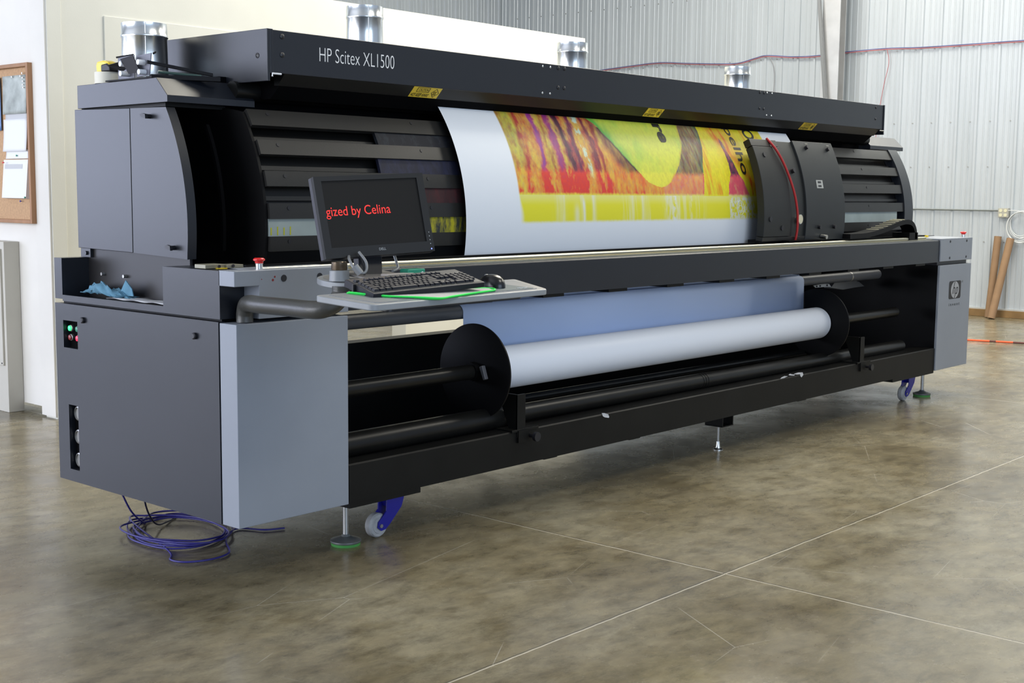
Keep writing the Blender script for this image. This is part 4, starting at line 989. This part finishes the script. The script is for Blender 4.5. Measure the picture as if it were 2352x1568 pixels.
# mouse
t = thing('computer_mouse', (0,0,0), 'black computer mouse on the desk to the right of the keyboard', 'mouse')
MO = Matrix.Translation((.468,-.848,desk_z(-.848,.0015))) @ eulM(R_(-12),R_(4),R_(0)); t.matrix_world = MO
def mouse_mb(zs=1.,clipz=None):
    s_ = MB(); nu_,nv_ = 32,14
    def P(u,v):
        a = 2*PI*u; h = v*PI/2
        ca2 = math.copysign(abs(math.cos(a))**.9, math.cos(a)); sa2 = math.copysign(abs(math.sin(a))**.9, math.sin(a))
        s = math.cos(h)**.8 if v < .999 else 0
        y = .062*s*sa2
        z = .042*math.sin(h)*(1-.10*y/.062)
        return (.035*s*ca2, y, z*zs)
    s_.quadgrid(P,nu_,nv_); bmesh.ops.remove_doubles(s_.bm, verts=s_.bm.verts, dist=1e-5)
    return s_
lo('shell', mouse_mb(), mat('mouse_black',(.007,.0075,.009),.26), t, smooth=80)
lo('scroll_wheel', MB().cyl((-.004,.036,.030),(.004,.036,.030),.008,n=20), M['brace'], t)
# blue-grey mouse mat, folded cloth with a neon hem under the keyboard
s_ = extr(rounded([(-.10,-.80),(-.08,-.965),(.585,-.945),(.545,-.775)],.01),.0005,.0016); o = obj('desk_mat', s_, M['mat_blue']); tag(o,'thin blue grey mat covering the desk tray under the keyboard and mouse','desk mat')
s_ = MB()
for k,(u0,u1,v0) in enumerate(((.0,.30,.6),(.10,.42,.25),(.48,.70,.55),(.52,.80,.2),(.82,1.0,.5))):
    yy = -.935+.02*v0; s_.tube([(.515+.055*u0,yy,desk_z(yy,.0022)),(.515+.055*u1,yy+.002,desk_z(yy+.002,.0022))],.0016,n=5)
obj('mat_print', s_, M['paper2'], o, smooth=0)
t = thing('microfibre_cloth', (.15,-.93,1.165), 'folded grey cloth with a bright neon green hem lying under the front of the keyboard', 'cloth')
cpts = [(-.155,-.79),(-.10,-.90),(-.02,-.965),(.035,-1.012),(.10,-.998),(.20,-.975),(.30,-.955),(.372,-.940),(.385,-.900),(.25,-.86),(.05,-.84)]
s_ = extr(cpts,.0018,.006); obj('cloth_body', s_, M['cloth'], t)
for k,off in enumerate((0,.004)):
    s_ = MB(); s_.tube([dz_at(x,y-off*2,.002+.0035*k) for x,y in [(p.x,p.y) for p in smooth_path([(a,b_,0) for a,b_ in cpts],6)]],.0032,n=8)
    obj('neon_hem', s_, M['neon'], t, smooth=60)
# usb stick hanging under the left edge of the keyboard
s_ = MB(); s_.box(-.137,-.113,-.800,-.792,1.170,1.200); s_.tube(smooth_path([(-.138,-.80,1.176),(-.13,-.85,1.172),(-.09,-.90,1.169)],6),.0012,n=6)
tag(obj('key_fob', s_, M['black_plastic'], bevel=.001), 'small black and grey fob beside the left edge of the keyboard', 'key fob')
s_ = MB(); s_._faces([(.235,-.70,1.205),(.262,-.71,1.222),(.285,-.72,1.205)],[(0,1,2)]); s_._faces([(.236,-.74,1.200),(.29,-.75,1.200),(.27,-.70,1.206)],[(0,1,2)])
o = obj('paper_note', s_, M['paper'], smooth=0); sd = o.modifiers.new('t','SOLIDIFY'); sd.thickness = .0008; tag(o,'small white paper corner sticking up behind the keyboard','paper')

# ------------------------------------------------------------------ floor cables
rnd = random.Random(4)
pts = []
loops = [(.31,.86,.205,.30,.25),(.30,.84,.19,.27,.9),(.33,.87,.215,.31,-.4),(.29,.80,.175,.25,1.7),(.32,.83,.20,.24,.3),(.27,.82,.18,.29,2.4)]
CX,CYf = .30,.80
pts.append((.10,.985,.22)); pts.append((.16,.99,.10)); pts.append((.25,1.03,.02))
N_ = 0
for li,(cx,cy,ra,rb,ph) in enumerate(loops):
    for k in range(12):
        a = 2*PI*k/12 + 2.3
        u = ra*math.cos(a); v = rb*math.sin(a); t_ = -.55+.12*li
        x = cx+u*math.cos(t_)-v*math.sin(t_)+rnd.uniform(-.008,.008); y = cy+u*math.sin(t_)+v*math.cos(t_)
        pts.append((x,y,.006+.0045*li+rnd.uniform(0,.004)))
pts += [(.10,.62,.006),(.03,.50,.006),(.06,.42,.006),(.16,.385,.006),(.26,.42,.006),(.34,.55,.006),(.43,.66,.008),(.52,.70,.006),(.58,.60,.006),(.66,.56,.006)]
s_ = MB(); s_.tube(smooth_path(pts,7),.0042,n=8)
tag(obj('coiled_cable', s_, M['blue_cable'], smooth=60), 'tangled coil of thin blue cable on the floor under the left cabinet', 'cable')
s_ = MB(); s_.tube(smooth_path([(.12,.835,.225),(.16,.86,.12),(.26,.95,.03),(.36,1.02,.008),(.48,1.10,.005),(.60,1.16,.005)],8),.004,n=8)
tag(obj('power_cable', s_, M['dark_cable'], smooth=60), 'thin dark cable hanging from the cabinet down behind the blue coil', 'cable')

# ------------------------------------------------------------------ pin board and cabinet on the left wall
PBX = 1.385
t = thing('cork_board', (PBX,4.45,1.77), 'cork notice board in an oak frame on the white wall at the left', 'notice board')
obj('cork_panel', rbox(PBX,1.41,3.99,5.18,1.285,2.262), M['cork'], t, smooth=0)
s_ = MB(); s_.box(PBX-.034,1.41,3.968,3.992,1.262,2.286); s_.box(PBX-.034,1.41,5.178,5.20,1.262,2.286); s_.box(PBX-.034,1.41,3.992,5.178,2.262,2.286); s_.box(PBX-.034,1.41,3.992,5.178,1.262,1.286); obj('oak_frame', s_, M['oak'], t, smooth=0, bevel=.003)
def sheet(name,y0,y1,z0,z1,m,label,dx=.004,curl=.006,cat='paper'):
    s_ = MB(); s_.quadgrid(lambda u,v: (PBX-dx-curl*(1-v)**2-.5*dx*math.sin(u*3.1), y0+(y1-y0)*u, z0+(z1-z0)*v), 10, 10)
    o = obj(name, s_, m, smooth=60); sd = o.modifiers.new('t','SOLIDIFY'); sd.thickness = .0012; tag(o,label,cat); return o
sheet('map_sheet',4.04,4.345,1.969,2.215,M['map'],'wrinkled pale green and grey map sheet pinned at the top of the cork board')
sheet('paper_sheet',4.045,4.325,1.90,1.985,M['paper2'],'grey white sheet showing between the map and the blank page on the board',dx=.002,curl=.001)
sheet('paper_sheet',4.042,4.345,1.727,1.936,M['paper'],'blank white page pinned below the map on the cork board',dx=.006,curl=.012)
sheet('note_card',4.030,4.325,1.680,1.738,M['paper'],'narrow white card pinned between two pages on the cork board')
t2 = thing('printed_form_stack', (PBX-.01,4.2,1.55), 'thick stack of printed white forms pinned lowest on the cork board', 'papers')
s_ = MB(); s_.prism([(PBX-.003,1.674),(PBX-.012,1.674),(PBX-.035,1.425),(PBX-.006,1.42)],4.034,4.350,'y'); 
fm = obj('paper_block', s_, M['paper'], t2, smooth=0)
s_ = MB(); s_._faces([(PBX-.0155,4.10,1.645),(PBX-.0155,4.33,1.645),(PBX-.0185,4.33,1.615),(PBX-.0185,4.10,1.615)],[(0,1,2,3)]); obj('form_heading', s_, M['paper2'], t2, smooth=0)
sheet('blue_folder',4.365,4.45,1.866,2.211,mat('folder_blue',(.10,.20,.42),.4),'edge of a blue folder pinned at the far left of the board',dx=.012,curl=.0,cat='folder')
for i,(y,z) in enumerate(((4.065,2.223),(4.062,2.195),(4.060,2.172),(4.062,2.150),(4.058,2.133),(4.20,2.206),(4.09,2.206))):
    s_ = MB(); s_.lathe((PBX-.008,y,z),(-1,0,0),[(.003,0),(.003,.008),(.006,.009),(.006,.012),(0,.013)],12); o = obj('push_pin', s_, M['galv'])
    tag(o,'small clear push pin in the top corner of the cork board','push pin','push pins on the cork board')
for y,z,m_,lb in ((4.17,1.70,'teal','teal push pin holding the narrow white card'),(4.31,1.655,'red','red push pin at the corner of the form stack'),(4.04,1.43,'teal','green push pin below the corner of the form stack'),(4.14,1.405,'blue_metal','blue push pin in the bare cork under the form stack')):
    s_ = MB(); s_.lathe((PBX-(.03 if z > 1.42 and z < 1.66 else .008),y,z),(-1,0,0),[(.003,0),(.003,.008),(.006,.009),(.006,.012),(0,.013)],12); tag(obj('push_pin', s_, M[m_]),lb,'push pin')
# off-white cabinet at the left edge
t = thing('wall_cabinet', (1.35,4.6,0), 'off white metal cabinet with a dark lock standing against the wall at far left', 'cabinet')
obj('cabinet_body', rbox(1.300,1.409,4.255,5.2,0,1.138), M['panel_white'], t, bevel=.004)
dr = obj('cabinet_door', rbox(1.286,1.300,4.285,5.16,.315,1.09), M['panel_white'], t, bevel=.003)
s_ = MB(); s_.lathe((1.286,4.345,.735),(-1,0,0),[(.016,0),(.016,.006),(.007,.008),(.007,.004)],20); obj('lock', s_, mat('lock_blue',(.05,.08,.14),.4), dr)
for z in (.33,): obj('door_screw', MB().cyl((1.286,4.300,z),(1.283,4.300,z),.005,n=10), M['bolt'], dr)

# ------------------------------------------------------------------ far right wall fittings
X = 13.22
s_ = MB(); s_.tube([(X-.012,10.4,1.330),(X-.012,2.26,1.322)],.011,n=12)
tag(obj('conduit_pipe', s_, M['conduit'], smooth=60), 'horizontal grey steel conduit pipe along the ribbed metal wall', 'pipe')
t = thing('outlet_box', (X-.03,2.20,1.30), 'square four socket outlet box on the metal wall at far right', 'outlet')
obj('box', rbox(X-.055,X,2.137,2.263,1.238,1.353), M['outlet'], t, bevel=.004)
for y in (2.170,2.228):
    for z in (1.268,1.322): obj('socket', MB().cyl((X-.055,y,z),(X-.059,y,z),.020,n=20), M['ivory'], t)
pts = []
for li in range(6):
    for k in range(14):
        a = 2*PI*k/14+PI/2
        pts.append((X-.03-.006*li, 1.985+.016*math.sin(li*2.3)+(.125+.009*li)*math.cos(a), 1.165+(.150+.008*li)*math.sin(a)-.010*li+.01*math.sin(li*4)))
pts = [(X-.05,2.14,1.325),(X-.05,2.05,1.325)]+pts
s_ = MB(); s_.tube(smooth_path(pts,5),.0045,n=8); tag(obj('hanging_cable_coil', s_, M['white_cable'], smooth=60), 'coil of white cable hanging beside the outlet box on the metal wall', 'cable coil')
cy = [(9.4,3.30),(8.542,3.359),(7.9,3.395),(7.407,3.412),(6.9,3.372),(6.349,3.334),(6.061,3.330),(5.8,3.38),(5.609,3.406),(5.2,3.366),(4.837,3.358),(4.453,3.380),(3.836,3.391),(3.4,3.375),(2.906,3.372),(2.082,3.373),(1.2,3.37)]
for nm,off,m_,col in (('a',0,'wire_blue','blue'),('b',-.014,'wire_red','red')):
    s_ = MB(); s_.tube(smooth_path([(X-.02,y,z+off) for y,z in cy],6),.006,n=6)
    tag(obj('wall_wire', s_, M[m_], smooth=60), 'thin %s wire strung high across the ribbed metal wall' % col, 'wire')
s_ = MB(); s_.tube(smooth_path([(X-.02,5.58,3.40),(X-.02,5.50,3.25),(X-.02,5.48,3.0),(X-.02,5.52,2.5),(X-.02,5.50,1.2),(X-.045,5.50,.12)],6),.005,n=6); tag(obj('drop_wire', s_, M['wire_grey'], smooth=60),'grey wire dropping down the metal wall behind the printer duct','wire')
s_ = MB(); s_.tube(smooth_path([(X-.02,3.836,3.39),(X-.02,3.80,3.2),(X-.02,3.86,2.9),(X-.02,3.93,2.4),(X-.02,3.94,2.0),(X-.02,3.95,1.0),(X-.045,3.95,.12)],6),.004,n=6); tag(obj('drop_wire', s_, M['wire_red'], smooth=60),'thin red wire dropping down the metal wall right of the column','wire')
def ctube(p0,p1,r,label):
    s_ = MB(); p0 = Vector(p0); p1 = Vector(p1); d = (p1-p0); L = d.length
    s_.lathe(p0,d,[(r-.006,0),(r,0),(r,L),(r-.006,L),(r-.006,L-.3)],28); tag(obj('cardboard_tube', s_, M['cardboard'], smooth=40),label,'cardboard tube')
ctube((13.06,2.275,.006),(13.165,2.245,1.005),.044,'upright brown cardboard tube leaning on the metal wall, left of a pair')
ctube((12.90,2.175,.008),(13.155,2.085,.982),.046,'brown cardboard tube leaning aslant against the metal wall, right of a pair')
s_ = MB(); s_.tube([(10.25,1.75,.012),(10.30,1.409,.012),(10.36,1.20,.012)],.010,n=8); 
t = thing('extension_cord', (10.3,1.4,.0), 'bright orange extension cord lying straight on the floor at the right', 'cord')
obj('orange_length', s_, M['orange'], t)
obj('dark_length', MB().tube([(10.36,1.20,.012),(10.376,1.14,.012)],.010,n=8), M['dark_cord'], t)
obj('orange_length', MB().tube([(10.376,1.14,.012),(10.42,.98,.012)],.010,n=8), M['orange'], t)
obj('dark_length', MB().tube([(10.42,.98,.012),(10.48,.60,.012)],.010,n=8), M['dark_cord'], t)

# ------------------------------------------------------------------ camera
cam = bpy.data.cameras.new('camera'); co = bpy.data.objects.new('camera', cam); C.objects.link(co)
right = Vector((0.661924408,-0.749508023,0.009685091)); down = Vector((-0.079630954,-0.083161686,-0.993349407)); fwd = Vector((0.745328779,0.656750985,-0.114730789))
m = Matrix.Identity(4)
for i in range(3): m[i][0] = right[i]; m[i][1] = -down[i]; m[i][2] = -fwd[i]
m[0][3],m[1][3],m[2][3] = -2.9063214,-3.9175449,1.5
co.matrix_world = m
cam.sensor_width = 36; cam.lens = 2985.129/2352*36; cam.clip_end = 100; cam.clip_start = .05
bpy.context.scene.camera = co

# ------------------------------------------------------------------ light
def area(name, loc, target, sx, sy, power, col):
    l = bpy.data.lights.new(name,'AREA'); l.shape = 'RECTANGLE'; l.size = sx; l.size_y = sy; l.energy = power; l.color = col
    o = bpy.data.objects.new(name, l); C.objects.link(o); o.location = loc
    d = Vector(target)-Vector(loc); o.rotation_euler = d.to_track_quat('-Z','Y').to_euler(); return o
area('bay_door_daylight', (-8.7,4.0,2.4), (0,2.5,1.6), 8.5, 4.0, 700, (.88,.91,1.0))
area('rear_door_daylight', (-5.2,10.2,2.2), (-3.5,2,1.6), 6.5, 3.6, 330, (.70,.76,1.0))
area('front_daylight', (-1.5,-9.6,2.6), (1.5,0,1.4), 8, 3.6, 280, (.62,.78,1.0))
for i,(x,y,sx,sy,p) in enumerate(((5.6,1.2,4.6,2.6,480),(2,-4.2,2.6,1.6,130),(8.5,-3.2,2.6,1.6,150),(10.0,5.0,2.6,1.6,240),(2.5,7.6,2.6,1.6,220),(11.4,0,2.6,1.6,230))):
    area('ceiling_lamp.%d' % i, (x,y,6.2), (x,y,0), sx, sy, p, (1.,.95,.83))
wd = bpy.data.worlds.new('world'); bpy.context.scene.world = wd; wd.use_nodes = True
bg = wd.node_tree.nodes['Background']; bg.inputs[0].default_value = (.68,.80,1.0,1); bg.inputs[1].default_value = .48
sc_ = bpy.context.scene
sc_.view_settings.view_transform = 'Standard'; sc_.view_settings.look = 'None'; sc_.view_settings.gamma = 1; sc_.view_settings.exposure = 0.2
sc_.view_settings.use_curve_mapping = False
